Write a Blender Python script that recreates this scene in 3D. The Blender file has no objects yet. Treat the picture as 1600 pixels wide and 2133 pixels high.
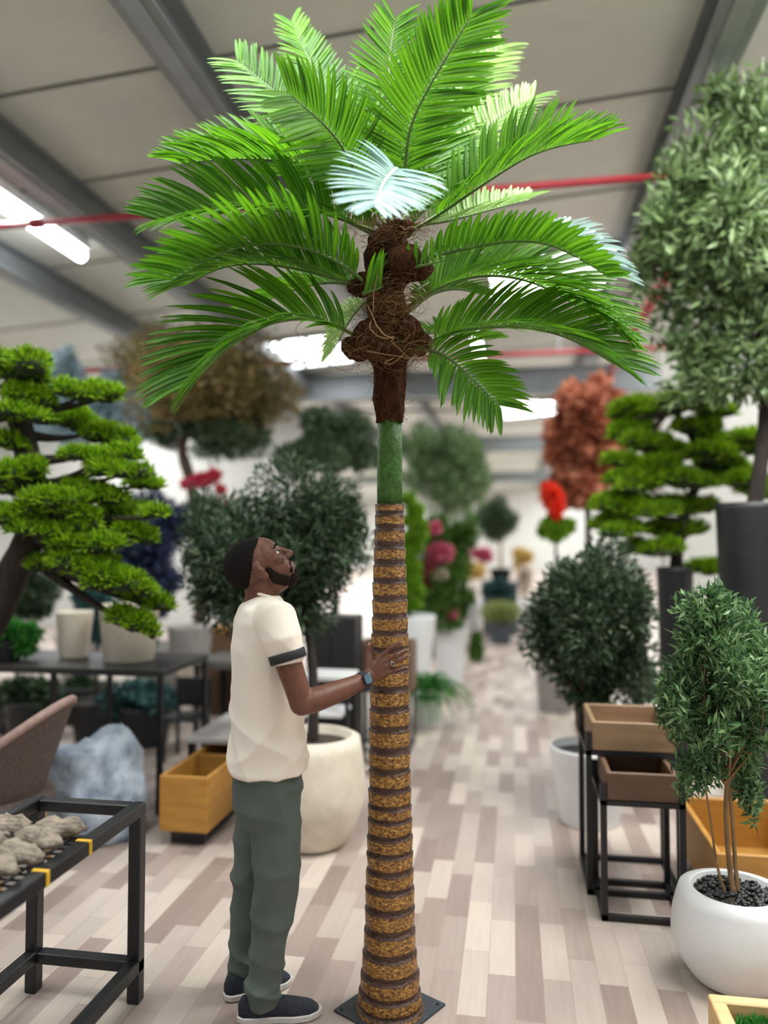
import bpy, math, random
import numpy as np
from mathutils import Vector

random.seed(7)
rng = np.random.default_rng(7)
S = bpy.context.scene
COL = S.collection
PI = math.pi

# ------------------------------------------------------------------ camera
CAM_H = 1.6
FPX = 1600.0
YAW = math.radians(9.5)          # looks a little to the left of the aisle
PITCH = math.radians(2.27)
cam_d = bpy.data.cameras.new('camera')
cam = bpy.data.objects.new('camera', cam_d)
COL.objects.link(cam)
cam.location = (0, 0, CAM_H)
cam.rotation_euler = (PI / 2 + PITCH, 0, YAW)
cam_d.sensor_fit = 'HORIZONTAL'
cam_d.sensor_width = 36
cam_d.lens = 36 * FPX / 1600
cam_d.clip_end = 200
cam_d.dof.use_dof = True
cam_d.dof.focus_distance = 2.68
cam_d.dof.aperture_fstop = 0.9
S.camera = cam

# ------------------------------------------------------------------ world and light
S.view_settings.view_transform = 'Standard'
S.view_settings.look = 'None'
S.view_settings.gamma = 1
S.view_settings.use_curve_mapping = False
S.view_settings.exposure = 0.16
W = bpy.data.worlds.new('daylight')
S.world = W
W.use_nodes = True
bg = W.node_tree.nodes['Background']
bg.inputs[0].default_value = (0.92, 0.97, 1.0, 1)
bg.inputs[1].default_value = 0.5


def area(name, loc, size, power, color=(1, 1, 1), rot=(0, 0, 0)):
    l = bpy.data.lights.new(name, 'AREA')
    l.shape = 'RECTANGLE'
    l.size, l.size_y = size
    l.energy = power
    l.color = color
    o = bpy.data.objects.new(name, l)
    COL.objects.link(o)
    o.location = loc
    o.rotation_euler = rot
    return o


# added fill lights without fixtures, kept out of view under the roof
area('fill_light', (1.3, 2.9, 4.66), (1.6, 1.8), 230, (1, 0.99, 0.95))
area('fill_light', (-1.2, 2.2, 4.5), (1.2, 1.4), 110, (0.98, 1, 1))
area('fill_light', (-3.2, 0.6, 4.36), (1.6, 3.0), 90, (0.96, 0.99, 1))
area('fill_light', (2.8, 0.6, 4.76), (1.6, 3.0), 90, (0.96, 0.99, 1))
area('fill_light', (2.7, 4.5, 4.84), (1.4, 1.6), 150, (1, 1, 0.97))  # added to brighten the bonsai on the right
for yy, pw in ((7.5, 150), (11.5, 150), (16, 260), (22, 300), (28, 340), (34, 380), (41, 420)):  # added lights brightening the far hall, no fixtures, mostly hidden by trees
    area('fill_light', (-6.8 if yy < 12 else -5.6, yy, 4.12), (1.0, 2.6), pw, (0.98, 1, 1))
    area('fill_light', (3.4, yy, 4.85), (1.0, 2.6), pw, (0.98, 1, 1))

# ------------------------------------------------------------------ picture geometry helpers
c_, s_ = math.cos(YAW), math.sin(YAW)
RIGHT = np.array([c_, s_, 0.0])
FLAT = np.array([-s_, c_, 0.0])
FWD = FLAT * math.cos(PITCH) + np.array([0, 0, math.sin(PITCH)])
UPV = np.cross(RIGHT, FWD)
CAM = np.array([0, 0, CAM_H])
ZUP = np.array([0, 0, 1.0])


def ray(x, y):
    return FWD + (x - 800) / FPX * RIGHT - (y - 1066.5) / FPX * UPV


def P(x, y, d):
    "point at picture position x, y and distance d along the view"
    return CAM + d * ray(x, y)


def F(x, y, z=0.0):
    "point on the horizontal plane z"
    r = ray(x, y)
    return CAM + r * ((z - CAM_H) / r[2])


def A(x, y, Y):
    "point on the vertical plane Y across the aisle"
    r = ray(x, y)
    return CAM + r * (Y / r[1])


def nrm(v):
    v = np.asarray(v, float)
    return v / (np.linalg.norm(v, axis=-1, keepdims=True) + 1e-12)


# ------------------------------------------------------------------ mesh builder
class MB:
    def __init__(self):
        self.v, self.f, self.a, self.n = [], [], [], 0

    def add(self, v, faces, mi=0, att=None):
        v = np.asarray(v, float).reshape(-1, 3)
        self.v.append(v)
        self.a.append(np.zeros(len(v)) if att is None else np.asarray(att, float))
        if isinstance(faces, list) and np.ndim(faces[0][0]) == 0:
            faces = [faces]
        for fa in (faces if isinstance(faces, list) else [faces]):
            self.f.append((np.asarray(fa, int).reshape(len(fa), -1) + self.n, mi))
        self.n += len(v)

    def box(self, lo, hi, mi=0, bev=0.0):
        lo, hi = np.minimum(lo, hi), np.maximum(lo, hi)
        b = min(bev, *((hi - lo) * .45)) if bev else 0
        if not b:
            v = [[(lo, hi)[i][0], (lo, hi)[j][1], (lo, hi)[k][2]] for i in (0, 1) for j in (0, 1) for k in (0, 1)]
            self.add(v, [[[0, 1, 3, 2], [4, 6, 7, 5], [0, 4, 5, 1], [2, 3, 7, 6], [0, 2, 6, 4], [1, 5, 7, 3]]][0], mi)
            return
        rings = []
        for z, ins in ((lo[2], b), (lo[2] + b, 0), (hi[2] - b, 0), (hi[2], b)):
            x0, x1, y0, y1 = lo[0] + ins, hi[0] - ins, lo[1] + ins, hi[1] - ins
            rings.append([[x0 + b, y0, z], [x1 - b, y0, z], [x1, y0 + b, z], [x1, y1 - b, z],
                          [x1 - b, y1, z], [x0 + b, y1, z], [x0, y1 - b, z], [x0, y0 + b, z]])
        self.loft(np.array(rings), True, True, mi)

    def bar(self, p, q, w, h=None, mi=0, up=ZUP):
        "square bar from p to q"
        p, q = np.asarray(p, float), np.asarray(q, float)
        h = w if h is None else h
        t = nrm(q - p)
        if abs(t @ up) > .95:
            up = np.array([0, 1.0, 0])
        s = nrm(np.cross(t, up))
        u = np.cross(s, t)
        rings = [[c + s * w / 2 * i + u * h / 2 * j for i, j in ((-1, -1), (1, -1), (1, 1), (-1, 1))] for c in (p, q)]
        self.loft(np.array(rings), True, True, mi)

    def loft(self, rings, cap0=True, cap1=True, mi=0, att=None):
        rings = np.asarray(rings, float)
        m, n = rings.shape[:2]
        i = np.arange(m - 1)[:, None] * n
        j = np.arange(n)[None]
        k = (j + 1) % n
        f = np.stack([i + j, i + k, i + n + k, i + n + j], -1).reshape(-1, 4)
        self.add(rings.reshape(-1, 3), f, mi, None if att is None else np.repeat(att, n))
        b = self.n - m * n
        if cap0:
            self.f.append((np.array([[b + x for x in range(n)][::-1]]), mi))
        if cap1:
            self.f.append((np.array([[b + (m - 1) * n + x for x in range(n)]]), mi))

    def lathe(self, prof, c=(0, 0, 0), n=32, mi=0, cap0=True, cap1=True, att=None, wob=None):
        a = np.linspace(0, 2 * PI, n, endpoint=False)
        rings = []
        for q, (r, z) in enumerate(prof):
            rr = r if wob is None else r * (1 + wob(a, q))
            rings.append(np.stack([c[0] + rr * np.cos(a), c[1] + rr * np.sin(a), np.full(n, c[2] + z)], -1))
        self.loft(np.array(rings), cap0, cap1, mi, att)

    def tube(self, pts, rad, n=8, mi=0, side=None, rad2=None, caps=True, att=None):
        "round (or elliptical: rad across SIDE, rad2 the other way) tube along points"
        pts = np.asarray(pts, float)
        rad = np.broadcast_to(np.asarray(rad, float), (len(pts),))
        r2 = rad if rad2 is None else np.broadcast_to(np.asarray(rad2, float), (len(pts),))
        t = nrm(np.gradient(pts, axis=0))
        s = np.asarray(side, float) if side is not None else (np.array([1.0, 0, 0]) if abs(t[0][0]) < .8 else np.array([0, 1.0, 0]))
        a = np.linspace(0, 2 * PI, n, endpoint=False)
        rings = []
        for i in range(len(pts)):
            sv = nrm(s - t[i] * (s @ t[i]))
            if side is None:
                s = sv
            u = np.cross(t[i], sv)
            rings.append(pts[i] + np.cos(a)[:, None] * sv * rad[i] + np.sin(a)[:, None] * u * r2[i])
        self.loft(np.array(rings), caps, caps, mi, att)

    def capsule(self, pts, rad, n=12, side=None, rad2=None, mi=0):
        "tube with rounded ends (ends get extra shrinking rings)"
        pts = np.asarray(pts, float)
        rad = np.broadcast_to(np.asarray(rad, float), (len(pts),)).copy()
        r2 = rad.copy() if rad2 is None else np.broadcast_to(np.asarray(rad2, float), (len(pts),)).copy()
        d0, d1 = nrm(pts[0] - pts[1]), nrm(pts[-1] - pts[-2])
        e = [(.97, .1), (.85, .5), (.55, .83), (.15, .99)]
        m0, m1 = min(rad[0], r2[0]), min(rad[-1], r2[-1])
        pp = [pts[0] + d0 * m0 * h for s, h in e[::-1]] + list(pts) + [pts[-1] + d1 * m1 * h for s, h in e]
        ra = [rad[0] * s for s, h in e[::-1]] + list(rad) + [rad[-1] * s for s, h in e]
        rb = [r2[0] * s for s, h in e[::-1]] + list(r2) + [r2[-1] * s for s, h in e]
        self.tube(pp, ra, n, mi, side, rb)

    def ell(self, c, r, axes=None, nu=20, nv=12, mi=0, noise=0.0):
        axes = np.eye(3) if axes is None else np.asarray(axes)
        rings = []
        ph = rng.random((6, 2)) * 6.28
        for th in np.linspace(.06, PI - .06, nv):
            a = np.linspace(0, 2 * PI, nu, endpoint=False)
            d = np.stack([np.sin(th) * np.cos(a), np.sin(th) * np.sin(a), np.full(nu, -math.cos(th))], -1)
            k = np.ones(nu)
            if noise:
                for q in range(3):
                    k += noise * np.sin(d[:, 0] * (3 + 2 * q) + ph[q, 0]) * np.sin(d[:, 1] * (4 + 2 * q) + ph[q, 1] + d[:, 2] * 3)
            d = d * np.asarray(r) * k[:, None]
            rings.append(np.asarray(c) + d @ axes)
        self.loft(np.array(rings), True, True, mi)

    def leaves(self, c, d, nn, L, Wd, fold=.25, mi=0):
        "N diamond leaves folded along the midrib, as arrays"
        N = len(c)
        d = nrm(d)
        s = nrm(np.cross(d, nn))
        u = np.cross(s, d)
        L = np.broadcast_to(np.asarray(L, float), (N,))[:, None]
        Wd = np.broadcast_to(np.asarray(Wd, float), (N,))[:, None]
        m = c + d * L * .45
        v = np.stack([c, m + s * Wd / 2 + u * Wd * fold, c + d * L, m - s * Wd / 2 + u * Wd * fold], 1).reshape(-1, 3)
        b = np.arange(N)[:, None] * 4
        f = np.concatenate([b + np.array([[0, 2, 1]]), b + np.array([[0, 3, 2]])])
        self.add(v, f, mi)

    def build(self, name, mats, parent=None, smooth=False, attr=False):
        me = bpy.data.meshes.new(name)
        v = np.concatenate(self.v)
        if parent is not None:
            v = v - np.array(world_of(parent))
        me.vertices.add(len(v))
        me.vertices.foreach_set('co', v.ravel())
        lens = np.concatenate([np.full(len(f), f.shape[1]) for f, _ in self.f])
        mi = np.concatenate([np.full(len(f), m) for f, m in self.f])
        loops = np.concatenate([f.ravel() for f, _ in self.f])
        me.loops.add(len(loops))
        me.polygons.add(len(lens))
        me.loops.foreach_set('vertex_index', loops.astype(np.int32))
        st = np.concatenate([[0], np.cumsum(lens)[:-1]])
        me.polygons.foreach_set('loop_start', st.astype(np.int32))
        try:
            me.polygons.foreach_set('loop_total', lens.astype(np.int32))
        except Exception:
            pass
        me.polygons.foreach_set('material_index', mi.astype(np.int32))
        me.polygons.foreach_set('use_smooth', np.full(len(lens), bool(smooth)))
        if attr:
            at = me.attributes.new('mark', 'FLOAT', 'POINT')
            at.data.foreach_set('value', np.concatenate(self.a).astype(np.float32))
        me.update(calc_edges=True)
        me.validate()
        o = bpy.data.objects.new(name, me)
        for m in (mats if isinstance(mats, (list, tuple)) else [mats]):
            me.materials.append(m)
        COL.objects.link(o)
        if parent is not None:
            o.parent = parent
        return o


def world_of(o):
    p = np.array(o.location)
    while o.parent is not None:
        o = o.parent
        p = p + np.array(o.location)
    return p


def tag(o, label, cat, group=None, kind=None):
    o['label'] = label
    o['category'] = cat
    if group:
        o['group'] = group
    if kind:
        o['kind'] = kind
    return o


def thing(name, loc, label, cat, group=None):
    o = bpy.data.objects.new(name, None)
    o.empty_display_size = .05
    COL.objects.link(o)
    o.location = tuple(float(x) for x in loc)
    return tag(o, label, cat, group)


def struct(name, mb, mat, smooth=False):
    o = mb.build(name, mat, None, smooth)
    o['kind'] = 'structure'
    return o


def copy_tree(o, parent=None):
    c = o.copy()
    COL.objects.link(c)
    c.parent = parent
    for ch in list(o.children):
        copy_tree(ch, c)
    return c


# ------------------------------------------------------------------ materials
def lin(c):
    return tuple(((x / 255) / 12.92 if x / 255 <= .04045 else ((x / 255 + .055) / 1.055) ** 2.4) for x in c) + (1,)


class NT:
    def __init__(self, name):
        self.m = bpy.data.materials.new(name)
        self.m.use_nodes = True
        self.t = self.m.node_tree
        self.b = self.t.nodes['Principled BSDF']
        self.out = self.t.nodes['Material Output']

    def n(self, typ, **kw):
        x = self.t.nodes.new(typ)
        for k, v in kw.items():
            setattr(x, k, v)
        return x

    def l(self, a, b):
        self.t.links.new(a, b)

    def ramp(self, fac, stops):
        r = self.n('ShaderNodeValToRGB')
        e = r.color_ramp.elements
        while len(e) < len(stops):
            e.new(.5)
        for x, (p, c) in zip(e, stops):
            x.position = p
            x.color = lin(c)
        self.l(fac, r.inputs[0])
        return r.outputs[0]

    def noise(self, scale, detail=4, vec=None, rough=.6):
        x = self.n('ShaderNodeTexNoise')
        x.inputs['Scale'].default_value = scale
        x.inputs['Detail'].default_value = detail
        x.inputs['Roughness'].default_value = rough
        if vec is None:
            vec = self.n('ShaderNodeTexCoord').outputs['Object']
        self.l(vec, x.inputs['Vector'])
        return x.outputs['Fac']

    def bump(self, h, strength=.3, dist=.01):
        x = self.n('ShaderNodeBump')
        x.inputs['Strength'].default_value = strength
        x.inputs['Distance'].default_value = dist
        self.l(h, x.inputs['Height'])
        self.l(x.outputs[0], self.b.inputs['Normal'])


def mat(name, c, rough=.6, c2=None, scale=8, metal=0, bump=0, spec=.5, stretch=None):
    k = NT(name)
    k.b.inputs['Roughness'].default_value = rough
    k.b.inputs['Metallic'].default_value = metal
    k.b.inputs['Specular IOR Level'].default_value = spec
    c2 = c2 or tuple(x * .9 for x in c)
    vec = None
    if stretch:
        mp = k.n('ShaderNodeMapping')
        mp.inputs['Scale'].default_value = stretch
        k.l(k.n('ShaderNodeTexCoord').outputs['Object'], mp.inputs[0])
        vec = mp.outputs[0]
    f = k.noise(scale, 5, vec)
    k.l(k.ramp(f, [(.35, c), (.68, c2)]), k.b.inputs['Base Color'])
    if bump:
        k.bump(f, bump, .02)
    return k.m


def leaf_mat(name, cols, rough=.45, trans=.35, spec=.4):
    "leaf colours vary from leaf to leaf; some light passes through"
    k = NT(name)
    g = k.n('ShaderNodeNewGeometry')
    n = len(cols)
    col = k.ramp(g.outputs['Random Per Island'], [(i / max(1, n - 1), c) for i, c in enumerate(cols)])
    k.l(col, k.b.inputs['Base Color'])
    k.b.inputs['Roughness'].default_value = rough
    k.b.inputs['Specular IOR Level'].default_value = spec
    tr = k.n('ShaderNodeBsdfTranslucent')
    k.l(col, tr.inputs[0])
    mx = k.n('ShaderNodeMixShader')
    mx.inputs[0].default_value = trans
    k.l(k.b.outputs[0], mx.inputs[1])
    k.l(tr.outputs[0], mx.inputs[2])
    k.l(mx.outputs[0], k.out.inputs[0])
    return k.m


def glow_mat(name, c, strength):
    k = NT(name)
    k.b.inputs['Base Color'].default_value = c + (1,)
    k.b.inputs['Emission Color'].default_value = c + (1,)
    k.b.inputs['Emission Strength'].default_value = strength
    return k.m

# ================================================================== THE HALL
def ceil_z(x):
    return 4.7 + .07 * x


# floor: short grey-beige planks running along the aisle
k = NT('floor_planks')
mp = k.n('ShaderNodeMapping')
mp.inputs['Rotation'].default_value = (0, 0, PI / 2)
k.l(k.n('ShaderNodeTexCoord').outputs['Object'], mp.inputs[0])
br = k.n('ShaderNodeTexBrick')
br.offset = .37
br.inputs['Scale'].default_value = 1
br.inputs['Brick Width'].default_value = .42
br.inputs['Row Height'].default_value = .1
br.inputs['Mortar Size'].default_value = .0012
br.inputs['Color1'].default_value = (0, 0, 0, 1)
br.inputs['Color2'].default_value = (1, 1, 1, 1)
br.inputs['Mortar'].default_value = (.25, .25, .25, 1)
k.l(mp.outputs[0], br.inputs[0])
mp2 = k.n('ShaderNodeMapping')
mp2.inputs['Scale'].default_value = (14, 1.2, 1)
k.l(k.n('ShaderNodeTexCoord').outputs['Object'], mp2.inputs[0])
gr = k.noise(3, 6, mp2.outputs[0])
mm = k.n('ShaderNodeMix', data_type='FLOAT')
mm.inputs[0].default_value = .28
k.l(br.outputs[0], mm.inputs[2])
k.l(gr, mm.inputs[3])
k.l(k.ramp(mm.outputs[0], [(.05, (132, 115, 108)), (.35, (160, 144, 136)), (.6, (181, 168, 160)), (.95, (210, 197, 184))]), k.b.inputs['Base Color'])
k.b.inputs['Roughness'].default_value = .42
M_floor = k.m
m = MB()
m.box((-10, -7, -.1), (8, 45, 0))
struct('floor', m, M_floor)

M_ceil = mat('ceiling_sheet', (214, 219, 210), .34, (204, 210, 202), 2)
M_seam = mat('ceiling_seam', (128, 130, 126), .6)
M_steel = mat('grey_steel', (142, 149, 152), .42, (130, 137, 140), 3, metal=.2)
M_steel2 = mat('pale_steel', (158, 165, 168), .4, (146, 153, 157), 3, metal=.2)
M_wall = mat('wall_paint', (206, 206, 202), .7, (196, 196, 192), 2)
M_dark = mat('dark_panel', (22, 23, 27), .6)
M_red = mat('red_pipe_paint', (168, 40, 52), .4, (150, 34, 46), 5)

m = MB()
x0, x1 = -10, 8
v = [[x, y, ceil_z(x) + t] for t in (0, .08) for x in (x0, x1) for y in (-7, 45)]
m.add(v, [[0, 1, 3, 2], [4, 6, 7, 5], [0, 4, 5, 1], [2, 3, 7, 6], [0, 2, 6, 4], [1, 5, 7, 3]])
struct('ceiling', m, M_ceil)
m = MB()
for y in (2.6, 3.35, 4.35, 5.5, 7.0, 8.6, 10.4, 12.4, 14.6, 17, 20, 24):
    m.add([[x, y + dy, ceil_z(x) - dz] for dz in (0, .012) for x in (x0, x1) for dy in (0, .022)],
          [[0, 1, 3, 2], [4, 6, 7, 5], [0, 4, 5, 1], [2, 3, 7, 6], [0, 2, 6, 4], [1, 5, 7, 3]])
struct('trim_1', m, M_seam)

m = MB(); m.box((-10, -7, 0), (-9.9, 45, 4.1)); struct('wall_left', m, M_wall)
m = MB(); m.box((7.9, -7, 0), (8, 45, 5.3)); struct('wall_right', m, M_wall)
m = MB(); m.box((-10, 44.9, 0), (8, 45, 5.3)); struct('wall_back', m, M_wall)
m = MB(); m.box((-9.9, 13.6, 0), (-3.9, 13.75, 4.25)); struct('wall_partition', m, M_wall)
m = MB(); m.box((1.5, 8.1, 0), (2.6, 8.25, 3.55), bev=.01); struct('wall_pillar', m, M_wall)
M_wh = mat('white_board', (232, 236, 238), .5)

# steel purlins running along the aisle under the roof
PUR = 'steel purlins along the roof'
LAB = ['grey steel roof purlin meeting the left end of the red pipe, lowest on the left',
       'grey steel roof purlin crossing the red pipe left of the palm crown',
       'grey steel roof purlin ending behind the top left palm fronds',
       'dark grey steel roof beam above the tall olive tree on the right']
for i, (ratio, w) in enumerate(((-1.86, .2), (-1.32, .2), (-.69, .22), (.43, .26))):
    H = (4.45 - CAM_H)
    X = ratio * H / (1 - .07 * ratio)
    z = ceil_z(X)
    r = thing('roof_purlin', (X, 20, z - .2), LAB[i], 'beam', PUR)
    m = MB()
    m.box((X - .012, -6, z - .24), (X + .012, 44, z - .0))
    m.build('web', M_steel, r)
    m = MB(); m.box((X - w / 2, -6, z - .25), (X + w / 2, 44, z - .235)); m.build('lower_flange', M_steel, r)
    m = MB(); m.box((X - w * .22, -6, z - .262), (X + w * .22, 44, z - .25)); m.build('pale_strip', M_steel2, r)
    m = MB(); m.box((X - w / 2, -6, z - .02), (X + w / 2, 44, z - .0)); m.build('upper_flange', M_steel, r)

# girders across the hall
for Y, lab in ((12.6, 'deep grey steel girder across the hall just behind the lowest right palm frond'),
               (20.6, 'grey steel girder across the hall, the middle one of three beyond the palm'),
               (31.0, 'grey steel girder across the hall farthest down the aisle near the back wall')):
    zt = 4.43
    r = thing('roof_girder', (0, Y, zt - .4), lab, 'beam', 'girders across the hall')
    xl = -3.7 if Y < 15 else -9.8
    m = MB(); m.box((xl, Y - .02, zt - .41), (7.8, Y + .02, zt - .02)); m.build('web', M_steel, r)
    m = MB(); m.box((xl, Y - .12, zt - .43), (7.8, Y + .12, zt - .41)); m.build('lower_flange', M_steel, r)
    m = MB(); m.box((xl, Y - .12, zt - .02), (7.8, Y + .12, zt)); m.build('upper_flange', M_steel2, r)

# roof lights that show
M_sky = glow_mat('skylight_glow', (.96, .98, 1.0), 9)
M_frame = mat('skylight_frame', (120, 124, 126), .5)
def skylight(X0, X1, Y0, Y1, label, div):
    cx, cy = (X0 + X1) / 2, (Y0 + Y1) / 2
    r = thing('skylight', (cx, cy, ceil_z(cx)), label, 'skylight', 'skylights in the roof')
    m = MB()
    m.add([[x, y, ceil_z(x) - dz] for dz in (.02, .03) for x in (X0, X1) for y in (Y0, Y1)],
          [[0, 1, 3, 2], [4, 6, 7, 5], [0, 4, 5, 1], [2, 3, 7, 6], [0, 2, 6, 4], [1, 5, 7, 3]])
    m.build('pane', M_sky, r)
    m = MB()
    for X in np.linspace(X0, X1, div + 1):
        m.bar((X, Y0, ceil_z(X) - .03), (X, Y1, ceil_z(X) - .03), .05, .05)
    for Y in (Y0, (Y0 + Y1) / 2, Y1):
        m.bar((X0, Y, ceil_z(X0) - .03), (X1, Y, ceil_z(X1) - .03), .05, .05)
    m.build('frame', M_frame, r)
skylight(-.25, 1.12, 8.3, 9.7, 'bright roof window glowing behind the right hand palm fronds', 2)
skylight(-3.65, -2.45, 10.3, 11.9, 'bright roof window under the big drooping left palm frond', 3)
skylight(-.2, 1.5, 17.0, 19.0, 'small bright roof window beyond the second girder above the far aisle', 2)
skylight(-.6, -.42, 10.8, 13.9, 'narrow bright roof strip beside the lower right palm frond', 1)

# strip lamp
M_tube = glow_mat('tube_glow', (1, 1, 1), 14)
r = thing('strip_light', (-3.95, 5.8, 4.32), 'bright white strip light under the roof at the far left', 'ceiling light')
m = MB(); m.tube([(-3.95, 5.0, 4.27), (-3.95, 6.5, 4.27)], .055, 12); m.build('tube', M_tube, r, True)
m = MB(); m.box((-4.03, 5.0, 4.32), (-3.87, 6.5, 4.405)); m.build('housing', M_wh, r)
area('strip_light_lamp', (-3.95, 5.75, 4.2), (.12, 1.5), 30)

# red fire pipes
def pipe(pts, rad, label, couplings, hang):
    r = thing('fire_pipe', pts[0], label, 'pipe', 'red fire pipes')
    m = MB(); m.tube(pts, rad, 12); m.build('tube', M_red, r, True)
    p, q = np.array(pts[0]), np.array(pts[-1])
    for t in couplings:
        c = p + (q - p) * t
        d = nrm(q - p)
        m = MB(); m.tube([c - d * .05, c - d * .045, c + d * .045, c + d * .05], [rad, rad * 1.5, rad * 1.5, rad], 12); m.build('coupling', M_red, r)
    for t in hang:
        c = p + (q - p) * t
        m = MB(); m.bar(c, (c[0], c[1], ceil_z(c[0])), .02); m.build('hanger', M_steel, r)
a_, b_ = A(0, 463, 5.2), A(1400, 372, 5.2)
pipe([(-6.5, 5.2, a_[2] - .03), (3.4, 5.2, b_[2] + .02)], .026, 'thin red pipe crossing the roof behind the palm crown', (.3, .62), (.1, .9))
pipe([(-9.8, 9.6, 3.95), (-2.6, 9.6, 3.95)], .04, 'red pipe low at the left under the roof edge', (.5,), (.8,))
pipe([(1.5, 6.6, 4.2), (1.5, 12.3, 4.2)], .062, 'thick red pipe slanting down behind the right palm frond tip', (.3, .75), (.1, .9))
pipe([(-1.2, 9.9, 4.0), (2.4, 9.9, 4.02)], .03, 'red pipe below the bright roof window right of the palm trunk', (.7,), (.5,))
for z, lab in ((3.98, 'upper of two dark cables across the hall right of the husk'), (3.82, 'lower of two dark cables across the hall right of the husk')):
    m = MB(); m.tube([A(x, 1130 - (z - 1.6) * 1600 / 12.9, 12.9) for x in (480, 800, 1100, 2250)], .022, 6)
    tag(m.build('cable', mat('cable_rubber', (62, 42, 42), .5), None, True), lab, 'cable', 'cables across the hall')

# left partition: dark sign band, warm lamp
m = MB(); m.box(A(85, 772, 13.45), A(292, 738, 13.58), bev=.01)
tag(m.build('signboard', M_dark), 'blank black signboard along the top of the left partition', 'signboard')
c = A(240, 728, 12.9)
r = thing('pendant_lamp', c, 'small warm glowing lamp beside the golden olive tree', 'lamp')
m = MB(); m.ell(c, (.1, .1, .1)); m.build('bulb', glow_mat('warm_glow', (1, .72, .38), 9), r, True)
m = MB(); m.tube([c + (0, 0, .09), (c[0], c[1], ceil_z(c[0]))], .012, 6); m.build('cord', M_dark, r)

# ================================================================== THE PALM
PD = 2.70                                      # distance of the trunk axis
PSC = FPX / PD
base = P(812, 1130, PD).copy(); base[2] = 0
palm = thing('palm_tree', base, 'tall artificial palm with a ringed golden brown trunk bolted to a dark square plate', 'palm tree')

M_bark = None
k = NT('palm_bark')
at = k.n('ShaderNodeAttribute', attribute_name='mark')
mp = k.n('ShaderNodeMapping'); mp.inputs['Scale'].default_value = (1, 1, 1.8)
k.l(k.n('ShaderNodeTexCoord').outputs['Object'], mp.inputs[0])
n1 = k.noise(75, 3, mp.outputs[0], .7)
n2 = k.noise(14, 4)
chip = k.ramp(n1, [(.32, (48, 28, 14)), (.45, (126, 84, 36)), (.55, (172, 124, 56)), (.72, (226, 184, 104))])
ad = k.n('ShaderNodeMath', operation='MULTIPLY_ADD')
k.l(n2, ad.inputs[0]); ad.inputs[1].default_value = .5
k.l(at.outputs['Fac'], ad.inputs[2])
rp = k.n('ShaderNodeValToRGB')
rp.color_ramp.elements[0].position = .55; rp.color_ramp.elements[1].position = .85
k.l(ad.outputs[0], rp.inputs[0])
dk = k.ramp(n1, [(.3, (30, 17, 11)), (.7, (92, 58, 40))])
mx = k.n('ShaderNodeMix', data_type='RGBA')
k.l(rp.outputs[0], mx.inputs[0]); k.l(chip, mx.inputs[6]); k.l(dk, mx.inputs[7])
k.l(mx.outputs[2], k.b.inputs['Base Color'])
k.b.inputs['Roughness'].default_value = .34
k.b.inputs['Metallic'].default_value = .25
k.b.inputs['Specular IOR Level'].default_value = .6
k.bump(n1, .9, .008)
M_bark = k.m
M_shaft = mat('green_shaft', (74, 122, 38), .5, (44, 84, 26), 60, bump=.4)
M_husk = mat('husk_fibre', (88, 56, 34), .95, (40, 25, 16), 40, bump=.9, stretch=(3, 3, .6), spec=.1)
M_thread = leaf_mat('fibre_thread', [(70, 48, 28), (112, 80, 46), (152, 116, 68), (92, 62, 36)], .7, .1)
M_plate = mat('plate_steel', (66, 72, 80), .45, (54, 59, 66), 30, metal=.4)


def zpx(y):
    return CAM_H + (1130 - y) / FPX * PD * 1.0


PROF = [(2122, 152), (2100, 150), (2085, 145), (2062, 132), (2040, 124), (1980, 112), (1940, 106), (1900, 101), (1800, 95), (1700, 90), (1600, 85),
        (1500, 82), (1400, 79), (1300, 74), (1200, 69), (1120, 64), (1050, 60)]
PROF_Y = [p[0] for p in PROF][::-1]
PROF_W = [p[1] for p in PROF][::-1]
rings_y = [1050, 1072, 1102, 1140, 1176, 1212, 1248, 1284, 1318, 1352, 1392, 1432, 1472, 1512, 1556, 1596, 1634, 1668, 1694, 1728, 1762, 1796, 1832, 1872, 1914, 1960, 2002, 2038, 2066, 2088]
# floor contact of the axis at zpx(y)=0
y_floor = 1130 + CAM_H * FPX / PD
prof, att = [], []
ys = rings_y + [y_floor]
for i in range(len(ys) - 1):
    ya, yb = ys[i], ys[i + 1]
    for t, dr, mk in ((0.0, .975, 1.0), (.04, 1.03, .75), (.12, 1.026, .3), (.2, 1.02, .12), (.45, 1.01, 0), (.62, 1.0, .12), (.76, .988, .6), (.93, .955, 1.1)):
        y = ya + (yb - ya) * t
        if t > .9:
            y = yb - 2.2
        wv = np.interp(y, PROF_Y, PROF_W) / PSC / 2
        if y < 1180:
            mk = mk + .25
        prof.append((wv * dr, zpx(y))); att.append(mk)
prof.append((.132, .004)); att.append(.2)
m = MB()
ph = rng.random(80) * 6.28
m.lathe(prof[::-1], (base[0], base[1], 0), 48, att=np.array(att[::-1]),
        wob=lambda a, q: .012 * np.sin(2 * a + ph[q // 7]) + .008 * np.sin(5 * a + ph[q // 7 + 30]))
m.build('trunk', M_bark, palm, True, True)
m = MB()
m.lathe([(26.5 / PSC, zpx(1052)), (26.5 / PSC, zpx(1000)), (26 / PSC, zpx(940)), (25.5 / PSC, zpx(872))], base, 36)
m.build('green_shaft', M_shaft, palm, True)

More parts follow.
